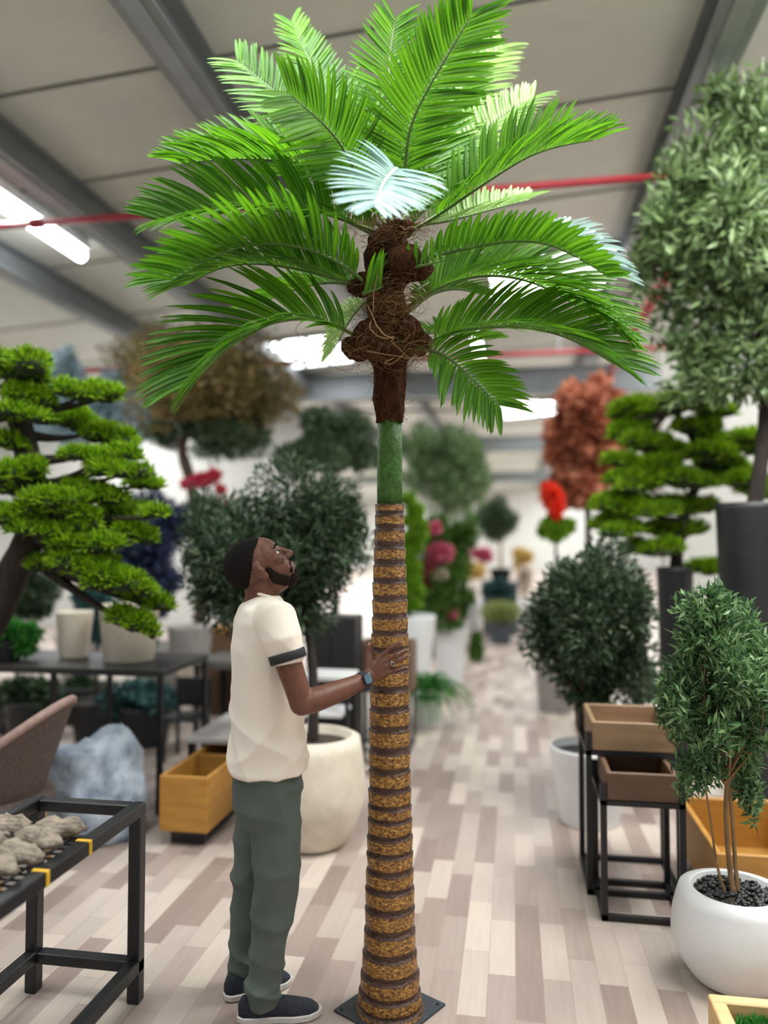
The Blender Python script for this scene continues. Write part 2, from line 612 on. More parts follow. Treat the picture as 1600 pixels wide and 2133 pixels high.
# square plate turned to show its corners left and right
m = MB()
ca = P(812, 1130, PD)
hs = .272 / 2
th = math.atan2(RIGHT[1], RIGHT[0]) + math.radians(50)
ex, ey = np.array([math.cos(th), math.sin(th), 0]), np.array([-math.sin(th), math.cos(th), 0])
bc = np.array([base[0], base[1], 0])
q = [bc + ex * hs * a + ey * hs * b for a, b in ((-1, -1), (1, -1), (1, 1), (-1, 1))]
m.loft(np.array([[p + (0, 0, z) for p in q] for z in (0.0005, .007, .008)]), True, True)
m.build('base_plate', M_plate, palm)
for a, b in ((-.86, -.86), (.86, -.86), (.86, .86), (-.86, .86)):
    c = bc + ex * hs * a + ey * hs * b
    m = MB(); m.lathe([(.006, .008), (.006, .0095), (.0045, .0115)], c, 10); m.build('bolt', mat('bolt_black', (20, 22, 25), .5) if 'bolt_black' not in bpy.data.materials else bpy.data.materials['bolt_black'], palm)

# husk: brown fibre sleeve with two lumpy collars
hp = [(880, 54), (868, 57), (850, 62), (830, 66), (800, 68), (770, 68), (750, 76), (735, 104), (715, 112), (690, 96), (665, 74), (640, 62), (610, 58), (590, 66),
      (570, 92), (545, 104), (520, 100), (495, 80), (475, 50), (455, 30), (440, 12)]
m = MB()
ph2 = rng.random((40, 3)) * 6.28
m.lathe([(w_ / 2 / PSC, zpx(y)) for y, w_ in hp], base, 40,
        wob=lambda a, q: .06 * np.sin(3 * a + ph2[q // 2, 0]) + .05 * np.sin(7 * a + ph2[q, 1]) + .03 * np.sin(13 * a + ph2[q, 2]))
m.build('husk', M_husk, palm, True)
# lumps where frond bases leave the husk
for (x, y, rx, ry, dd) in ((745, 725, 30, 26, -.03), (770, 700, 30, 34, -.08), (872, 716, 26, 24, -.03), (850, 690, 28, 30, -.07), (815, 735, 34, 20, -.09),
                           (790, 640, 26, 40, -.03), (840, 545, 36, 34, -.09), (775, 590, 34, 24, -.05), (865, 560, 34, 26, -.04), (800, 505, 32, 28, -.05),
                           (835, 476, 28, 16, -.06), (815, 640, 30, 44, -.045), (750, 600, 24, 16, -.02)):
    m = MB(); m.ell(P(x, y, PD + dd), (rx / PSC, .05, ry / PSC), None, 18, 12, noise=.12); m.build('husk_lump', M_husk, palm, True)
# loose threads
m = MB()
for i in range(560):
    cy = random.choice([470, 490, 590, 640, 640, 700, 715, 725, 735, 690])
    cx = 815 + random.gauss(0, 26 if cy in (590, 640) else 42)
    ang = random.uniform(0, 6.28)
    p0 = P(cx, cy + random.gauss(0, 16), PD - .07 - random.random() * .06)
    r0 = random.uniform(.008, .05)
    ext = random.choice([2.0, 3.0, 4.2, 6])
    tilt = random.uniform(-.6, .6)
    pts = []
    for t in np.linspace(0, 1, 9):
        a = ang + ext * t
        pts.append(p0 + RIGHT * r0 * math.cos(a) * (1 + t) + ZUP * r0 * math.sin(a) * .8 + FLAT * (.02 * math.sin(a * 1.7) + tilt * .02 * t))
    m.tube(pts, random.choice([.0005, .0006, .0008]), 3, caps=False)
for i in range(420):                                  # short hairs standing off the sleeve
    y = random.uniform(700, 880) if i % 2 else random.uniform(690, 745)
    hw = np.interp(y, [h[0] for h in hp][::-1], [h[1] for h in hp][::-1]) / 2
    a = random.uniform(0, 6.28)
    d = RIGHT * math.cos(a) - FLAT * math.sin(a)
    p0 = np.array([base[0], base[1], zpx(y)]) + d * (hw / PSC) * .98
    q_ = d * random.uniform(.3, 1) + ZUP * random.uniform(-1.2, 1.0) + RIGHT * random.gauss(0, .4)
    L_ = random.uniform(.012, .035)
    m.tube([p0, p0 + q_ * L_ * .5, p0 + q_ * L_ + ZUP * random.uniform(-.01, .004)], .0005, 3, caps=False)
o = m.build('fibre_threads', M_thread, palm); o['kind'] = 'stuff'
# a few long conspicuous strands
def strand(px, rad):
    pts = np.array([P(x, y, PD + dd) for x, y, dd in px])
    t = np.linspace(0, len(pts) - 1, len(pts) * 6)
    sm = np.stack([np.interp(t, np.arange(len(pts)), pts[:, i]) for i in range(3)], -1)
    for _ in range(4):
        sm[1:-1] = (sm[:-2] + sm[1:-1] * 2 + sm[2:]) / 4
    m = MB(); m.tube(sm, rad, 5); m.build('fibre_strand', M_thread2, palm, True)
M_thread2 = mat('pale_strand', (150, 116, 72), .6, (120, 88, 52), 60)
strand([(792, 560, -.16), (785, 580, -.16), (778, 605, -.15), (778, 650, -.14)], .0018)
strand([(765, 635, -.12), (775, 655, -.14), (785, 680, -.15), (800, 698, -.16), (818, 705, -.16)], .0022)
strand([(772, 670, -.14), (770, 685, -.15), (785, 700, -.16), (806, 706, -.16), (822, 700, -.16), (815, 712, -.16)], .0018)
strand([(765, 730, -.13), (775, 733, -.15), (800, 738, -.16), (830, 742, -.15), (860, 748, -.13), (890, 740, -.1), (905, 742, -.1)], .0014)
strand([(820, 745, -.14), (812, 750, -.15), (800, 757, -.15), (812, 760, -.15), (828, 750, -.15), (840, 738, -.15)], .0014)
strand([(815, 712, -.15), (830, 725, -.15), (850, 745, -.14), (870, 750, -.12)], .0014)
strand([(833, 470, -.15), (845, 480, -.16), (858, 470, -.16), (870, 478, -.15), (862, 490, -.15)], .0013)


# ---- fronds
def frond_mat(name, dark, mid, vein, trans, rough=.36):
    k = NT(name)
    at = k.n('ShaderNodeAttribute', attribute_name='mark')
    g = k.n('ShaderNodeNewGeometry')
    leafc = k.ramp(g.outputs['Random Per Island'], [(0, dark), (1, mid)])
    sp = k.noise(160, 2)
    r2 = k.n('ShaderNodeMapRange'); k.l(sp, r2.inputs[0])
    r2.inputs[1].default_value = .62; r2.inputs[2].default_value = .72; r2.inputs[3].default_value = 0; r2.inputs[4].default_value = .35
    ve = k.n('ShaderNodeMapRange'); k.l(at.outputs['Fac'], ve.inputs[0])
    ve.inputs[1].default_value = .72; ve.inputs[2].default_value = 1.0; ve.inputs[3].default_value = 0; ve.inputs[4].default_value = .7
    mxv = k.n('ShaderNodeMath', operation='MAXIMUM'); k.l(r2.outputs[0], mxv.inputs[0]); k.l(ve.outputs[0], mxv.inputs[1])
    mx = k.n('ShaderNodeMix', data_type='RGBA')
    k.l(mxv.outputs[0], mx.inputs[0]); k.l(leafc, mx.inputs[6]); mx.inputs[7].default_value = lin(vein)
    k.l(mx.outputs[2], k.b.inputs['Base Color'])
    k.b.inputs['Roughness'].default_value = rough
    k.b.inputs['Specular IOR Level'].default_value = .3
    tr = k.n('ShaderNodeBsdfTranslucent'); k.l(mx.outputs[2], tr.inputs[0])
    ms = k.n('ShaderNodeMixShader'); ms.inputs[0].default_value = trans
    k.l(k.b.outputs[0], ms.inputs[1]); k.l(tr.outputs[0], ms.inputs[2]); k.l(ms.outputs[0], k.out.inputs[0])
    return k.m


M_fr = frond_mat('frond_green', (48, 104, 8), (94, 152, 14), (134, 180, 64), .4, .5)
M_frp = frond_mat('frond_pale_glare', (156, 192, 188), (182, 212, 208), (206, 228, 224), .2, .3)  # bluish sky glare on the leaflets, painted into the base colour
M_fry = frond_mat('frond_underside_light', (128, 172, 84), (158, 196, 112), (190, 214, 150), .4)
M_rib = mat('frond_rib', (88, 122, 40), .45, (66, 98, 30), 20)
M_ribp = mat('frond_rib_pale', (178, 206, 198), .4)  # rib paled to go with the glare painted on its leaflets


def frond(pts, d0, d1, th=0, beta=50, L=.17, flip=None, roll=0, mat_=None, rib=None, dens=.0165, fw=(70, 40), droop=.25, wid=.0178, bow=0, t0=.12, la=1, lb=1, label=None, Lp=None):
    """pts: picture points of the rib; d0, d1: distance of base and tip relative to the trunk; th 0 = rib lies edge-on with its top
    up in the picture, 90 = its top turned to the viewer; beta = V lift of the leaflets; L = longest leaflet in metres"""
    pts = np.array(pts, float)
    seg = np.concatenate([[0], np.cumsum(np.linalg.norm(np.diff(pts, axis=0), axis=1))])
    seg /= seg[-1]
    n = 60
    t = np.linspace(0, 1, n)
    px = np.stack([np.interp(t, seg, pts[:, i]) for i in (0, 1)], -1)
    for _ in range(60):
        px[1:-1] = (px[:-2] + 2 * px[1:-1] + px[2:]) / 4
    dd = d0 + (d1 - d0) * t + bow * np.sin(PI * t)
    R = np.array([P(x, y, PD + e) for (x, y), e in zip(px, dd)])
    T = nrm(np.gradient(R, axis=0))
    ln = np.sum(np.linalg.norm(np.diff(R, axis=0), axis=1))
    if flip is None:
        flip = 1 if pts[-1][0] > pts[0][0] else -1
    th = math.radians(th)
    cnt = max(4, int(ln * (1 - t0) / dens))
    m = MB()
    Ks = np.array([0, .14, .34, .56, .76, .9, 1.0])
    prof = np.array([.3, .72, 1, 1, .8, .46, .02])
    be = math.radians(beta)
    for side in (-1, 1):
        lk = la if side < 0 else lb
        if lk == 0:
            continue
        for i in range(cnt):
            u = t0 + (1 - t0) * (i + .5 + .25 * side) / (cnt + .5)
            f = u * (n - 1); j = min(int(f), n - 2); w = f - j
            p = R[j] * (1 - w) + R[j + 1] * w
            tt = nrm(T[j] * (1 - w) + T[j + 1] * w)
            inpl = np.cross(FWD, tt)           # perpendicular to the rib in the picture
            inpl = nrm(inpl - tt * (inpl @ tt))
            if flip > 0:
                inpl = -inpl
            tocam = nrm(-FWD - tt * (-FWD @ tt))
            N = nrm(inpl * math.cos(th) + tocam * math.sin(th))
            sd = np.cross(tt, N) * side
            if roll:
                pass
            uu = (u - t0) / (1 - t0)
            a = math.radians(fw[0] + (fw[1] - fw[0]) * uu ** 1.3 + random.gauss(0, 2.5))
            bb = be + random.gauss(0, .06)
            d = math.cos(a) * tt + math.sin(a) * (math.cos(bb) * sd + math.sin(bb) * N)
            d = nrm(d)
            if Lp is None:
                lf = L * (.45 + .55 * min(1, uu / .22)) * (1 - .42 * max(0, (uu - .5) / .5) ** 1.6)
            else:
                lf = L * np.interp(uu, Lp[0], Lp[1])
            lf *= lk * random.uniform(.93, 1.05)
            bn = nrm(N * math.cos(be) - sd * math.sin(be))       # blade normal
            bn = nrm(bn - d * (bn @ d))
            bx = np.cross(d, bn)
            s = Ks[:, None]
            ctr = p + d * lf * s + (tt * .10 - ZUP * droop * .5 - bn * .04) * lf * s ** 2.2
            wv = (wid * prof)[:, None] * (.8 + .2 * lf / L)
            v = np.stack([ctr - bx * wv / 2 + bn * wv * .16, ctr, ctr + bx * wv / 2 + bn * wv * .16], 1).reshape(-1, 3)
            q = np.arange(6)[:, None] * 3
            fa = np.concatenate([q + np.array([[0, 1, 4, 3]]), q + np.array([[1, 2, 5, 4]])])
            m.add(v, fa, 0, np.tile([0, 1, 0], 7))
    o = m.build('frond', mat_ or M_fr, palm, True, True)
    if label:
        o['label'] = label
    m = MB()
    m.tube(R[::3], np.linspace(.0075, .0018, len(R[::3])), 6)
    m.build('midrib', rib or M_rib, o, True)
    return o


# ---- back layer (farther than the trunk)
frond([(800, 440), (770, 330), (742, 240), (720, 170)], .05, .45, 80, 15, .2)
frond([(835, 440), (880, 330), (930, 230), (985, 150)], .05, .5, 80, 15, .2)
frond([(850, 430), (930, 250), (1000, 150), (1050, 92)], .1, .6, 80, 15, .2, mat_=M_fry)
frond([(780, 400), (700, 230), (652, 139), (622, 82), (606, 42)], .1, .55, 80, 18, .16)
frond([(790, 420), (690, 300), (562, 180), (522, 152), (492, 124)], .02, .30, 78, 18, .2, dens=.015)
frond([(830, 440), (840, 285), (806, 180), (813, 94), (825, 34)], .03, .3, 85, 12, .2)
frond([(850, 430), (915, 360), (961, 319), (1010, 274), (1062, 232), (1116, 200)], .05, .4, 65, 25, .17, mat_=M_fry, label='frond showing its pale green underside')
frond([(860, 470), (930, 462), (1010, 440), (1106, 415)], .05, .35, 40, 40, .15, mat_=M_fry)
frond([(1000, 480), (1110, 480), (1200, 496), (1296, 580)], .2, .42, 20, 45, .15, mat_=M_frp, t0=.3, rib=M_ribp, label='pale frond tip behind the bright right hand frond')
frond([(790, 470), (700, 400), (640, 360), (560, 370)], .08, .4, 30, 45, .17)
frond([(770, 620), (740, 650), (715, 690), (690, 740)], .08, .5, 30, 40, .13, mat_=M_fry)
frond([(850, 650), (900, 610), (950, 600), (1008, 615)], .08, .4, 30, 40, .13)
frond([(860, 700), (910, 690), (960, 700), (1020, 710)], .05, .4, 20, 40, .14)
frond([(770, 600), (690, 585), (620, 600), (520, 640)], .08, .5, 30, 40, .16)
frond([(860, 610), (940, 560), (1040, 540), (1140, 560)], .08, .5, 20, 40, .16)
# ---- left side
frond([(780, 440), (700, 355), (637, 337), (525, 330), (424, 333), (372, 342)], 0, -.05, 34, 44, .26, dens=.0145, Lp=([0, .2, .55, .85, 1], [.5, .95, 1, .74, .45]))
frond([(775, 480), (650, 432), (525, 432), (457, 437), (385, 452), (335, 464)], -.02, -.15, 52, 34, .275, dens=.0135, Lp=([0, .2, .55, .85, 1], [.5, .95, 1, .74, .45]))
frond([(780, 430), (705, 289), (656, 240), (622, 214), (597, 190)], -.03, -.28, 80, 14, .2, dens=.0145)
frond([(775, 590), (731, 592), (637, 562), (525, 545), (450, 556), (385, 596)], -.01, -.05, 36, 38, .31, fw=(58, 36), dens=.013, Lp=([0, .2, .55, .85, 1], [.5, .95, 1, .74, .45]))
frond([(785, 610), (750, 576), (675, 524), (600, 507), (510, 507), (450, 527), (385, 570), (350, 590)], -.06, -.3, 14, 56, .235, dens=.021, droop=.15, wid=.019)
frond([(765, 715), (716, 683), (675, 664), (619, 660), (562, 670), (510, 696), (461, 734), (424, 775), (402, 800)], -.04, -.28, 40, 30, .33, dens=.0115, fw=(58, 34), wid=.019, Lp=([0, .2, .55, .85, 1], [.5, .95, 1, .74, .45]))
# ---- right side
frond([(860, 480), (912, 450), (980, 401), (1044, 360), (1100, 322), (1156, 304), (1212, 296), (1250, 290)], -.02, -.12, 36, 44, .24, dens=.014, Lp=([0, .2, .55, .85, 1], [.5, .95, 1, .74, .45]))
frond([(840, 440), (849, 262), (905, 161), (957, 75), (988, 22)], -.05, -.3, 84, 10, .205, dens=.0145)
frond([(850, 640), (890, 610), (939, 582), (1010, 570), (1075, 574), (1140, 597), (1210, 640), (1270, 690)], 0, -.05, 34, 36, .32, fw=(58, 36), dens=.013, Lp=([0, .2, .55, .85, 1], [.5, .95, 1, .74, .45]))
frond([(850, 548), (924, 527), (995, 512), (1062, 501), (1122, 499), (1175, 516), (1231, 554), (1272, 580)], -.06, -.26, 10, 62, .125, dens=.021, droop=.1, wid=.022,
      Lp=([0, .1, .5, .8, 1], [.7, 1, 1, .8, .6]))
frond([(860, 740), (885, 712), (935, 689), (995, 681), (1062, 679), (1119, 683), (1175, 696), (1231, 726), (1270, 752), (1292, 768)], -.03, -.2, 38, 34, .27, fw=(58, 36), dens=.013, Lp=([0, .2, .55, .85, 1], [.5, .95, 1, .74, .45]))
frond([(865, 725), (924, 735), (957, 764), (995, 801), (1025, 831), (1044, 850)], -.06, -.2, 70, 16, .17, dens=.015)
# short leaflets right on the husk
frond([(840, 560), (885, 552), (930, 542)], -.1, -.15, 5, 66, .1, dens=.03, t0=.0, wid=.0155, fw=(85, 80), Lp=([0, 1], [.9, 1]))
frond([(755, 612), (780, 606), (800, 596)], -.11, -.13, 10, 66, .17, dens=.03, t0=.0, wid=.014, fw=(70, 60), flip=1, Lp=([0, 1], [1, .8]))
# frond curling towards the viewer, sky glare painted in as pale leaf colour
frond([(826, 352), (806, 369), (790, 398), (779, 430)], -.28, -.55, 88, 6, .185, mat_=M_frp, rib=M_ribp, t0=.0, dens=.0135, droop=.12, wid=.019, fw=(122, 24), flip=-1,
      Lp=([0, .3, .8, 1], [1, 1, .72, .45]), label='small frond curled to the viewer with pale bluish glare in its leaf colour')
# inner fronds filling the heart of the crown
frond([(805, 470), (770, 420), (720, 350), (690, 310)], .0, .1, 60, 25, .2)
frond([(820, 470), (800, 400), (775, 310), (765, 240)], .0, .12, 85, 15, .2)
frond([(835, 470), (870, 400), (900, 320), (925, 250)], .0, .12, 80, 20, .2)
frond([(845, 480), (890, 430), (940, 380), (990, 350)], .03, .12, 50, 30, .19)
frond([(800, 500), (740, 470), (680, 440), (610, 440)], .0, .1, 45, 35, .2)
m = MB(); m.tube([P(822, 450, PD - .06), P(822, 400, PD - .15), P(826, 352, PD - .28)], [.008, .007, .006], 6); m.build('frond_stalk', M_rib, palm, True)

# ================================================================== PLANTS
M_pot_w = mat('white_pot', (234, 236, 238), .45, (224, 226, 228), 6)
M_pot_c = mat('cream_pot', (222, 212, 196), .6, (206, 195, 178), 9, bump=.15)
M_pot_g = mat('grey_pot', (150, 148, 144), .6, (136, 134, 130), 9)
M_pot_k = mat('black_pot', (24, 26, 30), .5, (34, 36, 40), 6)
M_pot_d = mat('dark_grey_pot', (72, 76, 82), .55, (60, 64, 70), 8)
M_soil = mat('dark_pebbles', (40, 40, 42), .6, (14, 14, 15), 60, bump=1)
M_moss = mat('brown_soil', (70, 58, 46), .9, (44, 36, 28), 40, bump=.6)
M_trunk = mat('tree_bark', (92, 74, 58), .85, (58, 46, 36), 14, bump=.6, stretch=(3, 3, .6))
M_trunk_l = mat('pale_bark', (156, 124, 84), .75, (120, 92, 60), 14, bump=.4, stretch=(3, 3, .6))
M_trunk_d = mat('dark_bark', (52, 44, 38), .9, (34, 28, 24), 14, bump=.6, stretch=(3, 3, .6))
L_olive = leaf_mat('olive_leaf', [(36, 56, 36), (58, 82, 52), (88, 112, 76), (124, 146, 116)], .45, .25)
L_olive2 = leaf_mat('olive_leaf_light', [(58, 84, 48), (92, 124, 72), (126, 156, 104), (168, 190, 150)], .4, .35)
L_dark = leaf_mat('dark_leaf', [(26, 42, 28), (40, 62, 38), (62, 84, 54), (90, 108, 82)], .45, .22)
L_sap = leaf_mat('sapling_leaf', [(46, 82, 50), (74, 112, 66), (108, 146, 92), (150, 180, 130)], .4, .3)
L_gold = leaf_mat('golden_olive_leaf', [(70, 78, 44), (108, 100, 58), (146, 124, 76), (176, 152, 104)], .5, .3)
L_pine = leaf_mat('pine_needle', [(66, 104, 12), (108, 152, 18), (146, 188, 28), (168, 206, 48)], .5, .35)
L_pined = leaf_mat('dark_pine_needle', [(38, 66, 14), (62, 98, 18), (90, 130, 26), (118, 158, 40)], .5, .35)
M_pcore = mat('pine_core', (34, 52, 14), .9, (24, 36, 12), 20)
L_blue = leaf_mat('pale_blue_leaf', [(150, 182, 192), (184, 208, 216), (206, 224, 230), (160, 190, 200)], .5, .35)
L_navy = leaf_mat('navy_leaf', [(28, 36, 62), (44, 54, 86), (66, 78, 112), (34, 44, 66)], .45, .2)
L_copper = leaf_mat('copper_leaf', [(140, 78, 56), (178, 104, 78), (206, 134, 104), (224, 160, 130)], .5, .35)
L_orange = leaf_mat('orange_flower', [(236, 60, 34), (246, 82, 50), (226, 44, 30)], .5, .4)
L_teal = leaf_mat('teal_leaf', [(24, 48, 50), (40, 74, 74), (66, 108, 104), (90, 132, 126)], .45, .25)
L_fern = leaf_mat('fern_leaf', [(34, 96, 34), (58, 132, 48), (96, 164, 78)], .45, .35)
L_bush = leaf_mat('bush_leaf', [(40, 78, 26), (70, 112, 38), (104, 144, 60)], .5, .3)
L_lime = leaf_mat('lime_leaf', [(88, 132, 22), (120, 168, 36), (150, 192, 60)], .5, .35)
L_pink = leaf_mat('pink_petal', [(206, 92, 122), (226, 132, 154), (184, 66, 104)], .5, .35)
L_wine = leaf_mat('wine_petal', [(124, 22, 60), (156, 40, 80)], .5, .3)
L_red = leaf_mat('red_petal', [(196, 40, 70), (220, 70, 96), (236, 130, 146)], .5, .3)
L_cream = leaf_mat('cream_petal', [(234, 226, 214), (216, 196, 176)], .5, .35)
L_yel = leaf_mat('yellow_petal', [(226, 196, 110), (236, 214, 150), (210, 176, 96)], .5, .35)
L_grass = leaf_mat('pale_grass_leaf', [(120, 140, 84), (154, 166, 100), (184, 190, 128)], .5, .35)
L_grey = leaf_mat('grey_green_leaf', [(88, 104, 86), (118, 134, 114), (150, 162, 144)], .5, .3)


def rnd_dirs(n):
    return nrm(rng.normal(size=(n, 3)))


def scatter(m, blobs, n, L, Wd, up=.15, mi=0, shell=.45, out=1.0, jit=.8):
    "leaf cloud in world-space ellipsoid blobs [(centre, rx, ry, rz)]"
    vol = np.array([(b[1] * b[2] * b[3]) ** (2 / 3) for b in blobs])
    cnt = np.maximum(8, (vol / vol.sum() * n).astype(int))
    for b, c in zip(blobs, cnt):
        d = rnd_dirs(c)
        r = rng.random(c)[:, None] ** shell
        rad = np.array(b[1:4])
        p = np.asarray(b[0]) + d * r * rad
        dr = nrm(d * out + rnd_dirs(c) * jit + ZUP * up)
        m.leaves(p - dr * L * .4, dr, rnd_dirs(c) * .8 + ZUP * .6, L * rng.uniform(.7, 1.2, c), Wd * rng.uniform(.8, 1.2, c), .2, mi)


def crown(cx, cy, rx, ry, d, k, rs=.42, depth=None):
    "lumpy crown: k blobs inside one ellipse of the picture, at distance d"
    out = []
    c = P(cx, cy, d)
    R = np.array([rx, (rx + ry) / 2 if depth is None else depth, ry]) * d / FPX
    for i in range(k):
        v = nrm(rng.normal(size=3)) * rng.random() ** .4
        s = rs * rng.uniform(.8, 1.2)
        o = v * R * (1 - s * .55)
        out.append((c + RIGHT * o[0] + FLAT * o[1] + ZUP * o[2], R[0] * s, R[1] * s, R[2] * s))
    out.append((c, R[0] * .62, R[1] * .62, R[2] * .62))
    return out


def curve(pts, n=14, sm=3):
    pts = np.asarray(pts, float)
    t = np.linspace(0, len(pts) - 1, n)
    q = np.stack([np.interp(t, np.arange(len(pts)), pts[:, i]) for i in range(3)], -1)
    for _ in range(sm):
        q[1:-1] = (q[:-2] + 2 * q[1:-1] + q[2:]) / 4
    return q


def branches(m, top, blobs, r, mi=0, k=14):
    for b in blobs[:k]:
        e = np.asarray(b[0])
        mid = (top + e) / 2 + rng.normal(size=3) * .04 - ZUP * .03
        m.tube(curve([top - ZUP * .02, mid, e], 7), np.linspace(r, r * .25, 7), 5, mi)


def pot_mesh(c, r_top, h, kind='taper', r_bot=None, n=40):
    m = MB()
    rb = r_bot or r_top * .72
    th = max(.012, r_top * .08)
    if kind == 'taper':
        pr = [(rb * .97, 0), (rb, .012), (r_top * .985, h * .96), (r_top, h * .985), (r_top - th * .3, h), (r_top - th, h), (r_top - th * 1.05, h * .86), (0.001, h * .86)]
    elif kind == 'bowl':        # fat round pot with a narrower mouth; r_bot = widest radius
        R = rb
        pr = [(R * .5, 0), (R * .62, .012)]
        for t in np.linspace(.06, .97, 12):
            a = t * 2.25 - 1.16
            pr.append((max(r_top, 0) + (R - r_top) * max(0, math.cos(a)) if t > .5 else R * (.62 + .38 * math.sin(t / .5 * PI / 2)), h * t))
        pr += [(r_top + .004, h * .99), (r_top - .004, h), (r_top - th, h * .99), (r_top - th, h * .9), (.001, h * .9)]
    elif kind == 'rim':
        pr = [(rb, 0), (r_top * .94, h * .86), (r_top, h * .87), (r_top, h), (r_top - th, h), (r_top - th, h * .9), (.001, h * .9)]
    m.lathe(pr, c, n)
    return m


def potted(name, label, cat, base, pot, crown_blobs, leaf, n, L, Wd, trunk, trunk_r, bark, group=None, up=.15, soil=None, extra=None, shell=.45, jit=.8, out=1.0, kbr=14):
    """pot = (r_top, h, kind, r_bot, material) or None; trunk = list of world points from soil to crown"""
    r = thing(name, base, label, cat, group)
    if pot:
        pot_mesh(base, *pot[:4]).build('pot', pot[4], r, True)
        m = MB()
        rr = pot[0] * .9
        m.lathe([(rr, 0), (rr * .7, .008), (rr * .3, .012), (.001, .013)], np.asarray(base) + ZUP * (pot[1] * (.885 if pot[2] == 'taper' else .915)), 24)
        m.build('soil', soil or M_moss, r)
    if trunk is not None:
        m = MB()
        q = curve(trunk, 16)
        m.tube(q, np.linspace(trunk_r, trunk_r * .6, 16) * (1 + .08 * np.sin(np.arange(16) * 2.1)), 9)
        m.build('trunk', bark, r, True)
        m = MB()
        branches(m, q[-1], crown_blobs, trunk_r * .45, 0, kbr)
        m.build('branches', bark, r, True)
    m = MB()
    scatter(m, crown_blobs, n, L, Wd, up, 0, shell, out, jit)
    m.build('foliage', leaf, r)
    if extra:
        for nm, blobs, lm, nn_, LL, WW in extra:
            m = MB(); scatter(m, blobs, nn_, LL, WW, .3); m.build(nm, lm, r)
    return r


def blob(cx, cy, rx, ry, d, dep=None):
    k_ = d / FPX
    return (P(cx, cy, d), rx * k_, (dep if dep else (rx + ry) / 2) * k_, ry * k_)


def floor_at(x, d):
    q = P(x, 1130, d); q[2] = 0
    return q


# ---- big olive tree in the large cream pot behind the man
b_ = floor_at(652, 4.16)
cr = crown(570, 1140, 190, 195, 4.4, 28) + crown(710, 1090, 80, 150, 4.3, 12) + crown(470, 1150, 90, 150, 4.5, 10)
potted('potted_tree', 'dark green olive tree in the big rounded cream pot behind the man', 'tree', b_, (.225, .575, 'bowl', .285, M_pot_c), cr, L_dark, 26000, .062, .016,
       [b_ + ZUP * .5, P(656, 1450, 4.16), P(648, 1360, 4.18), P(640, 1290, 4.25), P(610, 1190, 4.3)], .032, M_trunk_d)
# ---- golden olive tree at the back left
b_ = floor_at(418, 8.0)
cr = crown(430, 800, 190, 140, 7.9, 26) + crown(300, 760, 90, 90, 8.2, 8) + crown(440, 900, 120, 80, 8.2, 8)
potted('potted_tree', 'golden green olive tree with a bent trunk reaching up under the drooping left palm frond', 'tree', b_, (.3, .6, 'taper', .22, M_pot_c), cr[:38], L_gold, 13000, .1, .027,
       [b_ + ZUP * .5, P(420, 1200, 8), P(405, 1010, 8), P(372, 935, 8), P(395, 880, 8)], .08, M_trunk,
       extra=[('lower_foliage', crown(470, 900, 130, 70, 8.1, 12) + crown(330, 900, 60, 50, 8.1, 5), L_olive, 6000, .1, .027)])
# ---- darker olive behind it
b_ = floor_at(700, 7.6)
cr = crown(690, 930, 110, 80, 7.6, 16) + crown(620, 960, 70, 60, 7.8, 6)
potted('potted_tree', 'grey green tree just left of the green part of the palm trunk', 'tree', b_, (.26, .55, 'taper', .2, M_pot_g), cr, L_olive, 8000, .09, .026,
       [b_ + ZUP * .5, P(700, 1150, 7.6), P(690, 980, 7.6)], .04, M_trunk_d)
# ---- round olive right of the palm
b_ = floor_at(930, 10.8)
cr = crown(925, 990, 96, 104, 10.8, 20) + crown(870, 930, 60, 60, 10.8, 6)
potted('potted_tree', 'round green olive crown right of the green part of the palm trunk', 'tree', b_, (.3, .6, 'taper', .22, M_pot_g), cr, L_olive2, 11000, .11, .03,
       [b_ + ZUP * .5, P(930, 1250, 10.8), P(925, 1040, 10.8)], .045, M_trunk)
# ---- small far olive with a thin trunk
b_ = P(1043, 1212, 13.6)
cr = crown(1042, 1082, 50, 52, 13.6, 14)
pl = thing('display_plinth', floor_at(1043, 13.6), 'low dark display plinth far down the aisle under a black pot', 'plinth')
m = MB(); m.box((b_[0] - .3, b_[1] - .3, 0), (b_[0] + .3, b_[1] + .3, b_[2] - .04), bev=.01); m.build('body', M_pot_d, pl)
m = MB(); m.box((b_[0] - .34, b_[1] - .34, b_[2] - .04), (b_[0] + .34, b_[1] + .34, b_[2]), bev=.008); m.build('top_slab', M_pot_d, pl)
potted('potted_tree', 'small far olive ball tree on a thin stem above the dark plinth', 'tree', b_, (.2, .24, 'rim', .15, M_pot_k), cr, L_olive, 5000, .1, .03,
       [b_ + ZUP * .2, P(1043, 1150, 13.6), P(1042, 1110, 13.6)], .035, M_trunk_l)
# ---- teal bush in front of the plinth
b_ = floor_at(1036, 13.0)
potted('potted_bush', 'small teal bush below the far black pot in the aisle', 'bush', b_, (.2, .5, 'taper', .16, M_pot_d), crown(1036, 1232, 36, 26, 13.0, 10), L_teal, 2600, .1, .03,
       [b_ + ZUP * .4, P(1036, 1235, 13.0)], .02, M_trunk_d)
# ---- planter with pale grass standing in the aisle
b_ = floor_at(1042, 12.3)
rt = thing('potted_grass', b_, 'square dark grey planter with pale yellow green grass standing in the far aisle', 'planter')
m = MB()
for z0, z1, w in ((0, .3, .155), (.3, .33, .165)):
    m.box((b_[0] - w, b_[1] - w, z0), (b_[0] + w, b_[1] + w, z1), bev=.008)
m.build('planter', M_pot_d, rt)
m = MB(); scatter(m, [(b_ + ZUP * .48, .3, .25, .16)], 1600, .16, .02, .5); m.build('foliage', L_grass, rt)
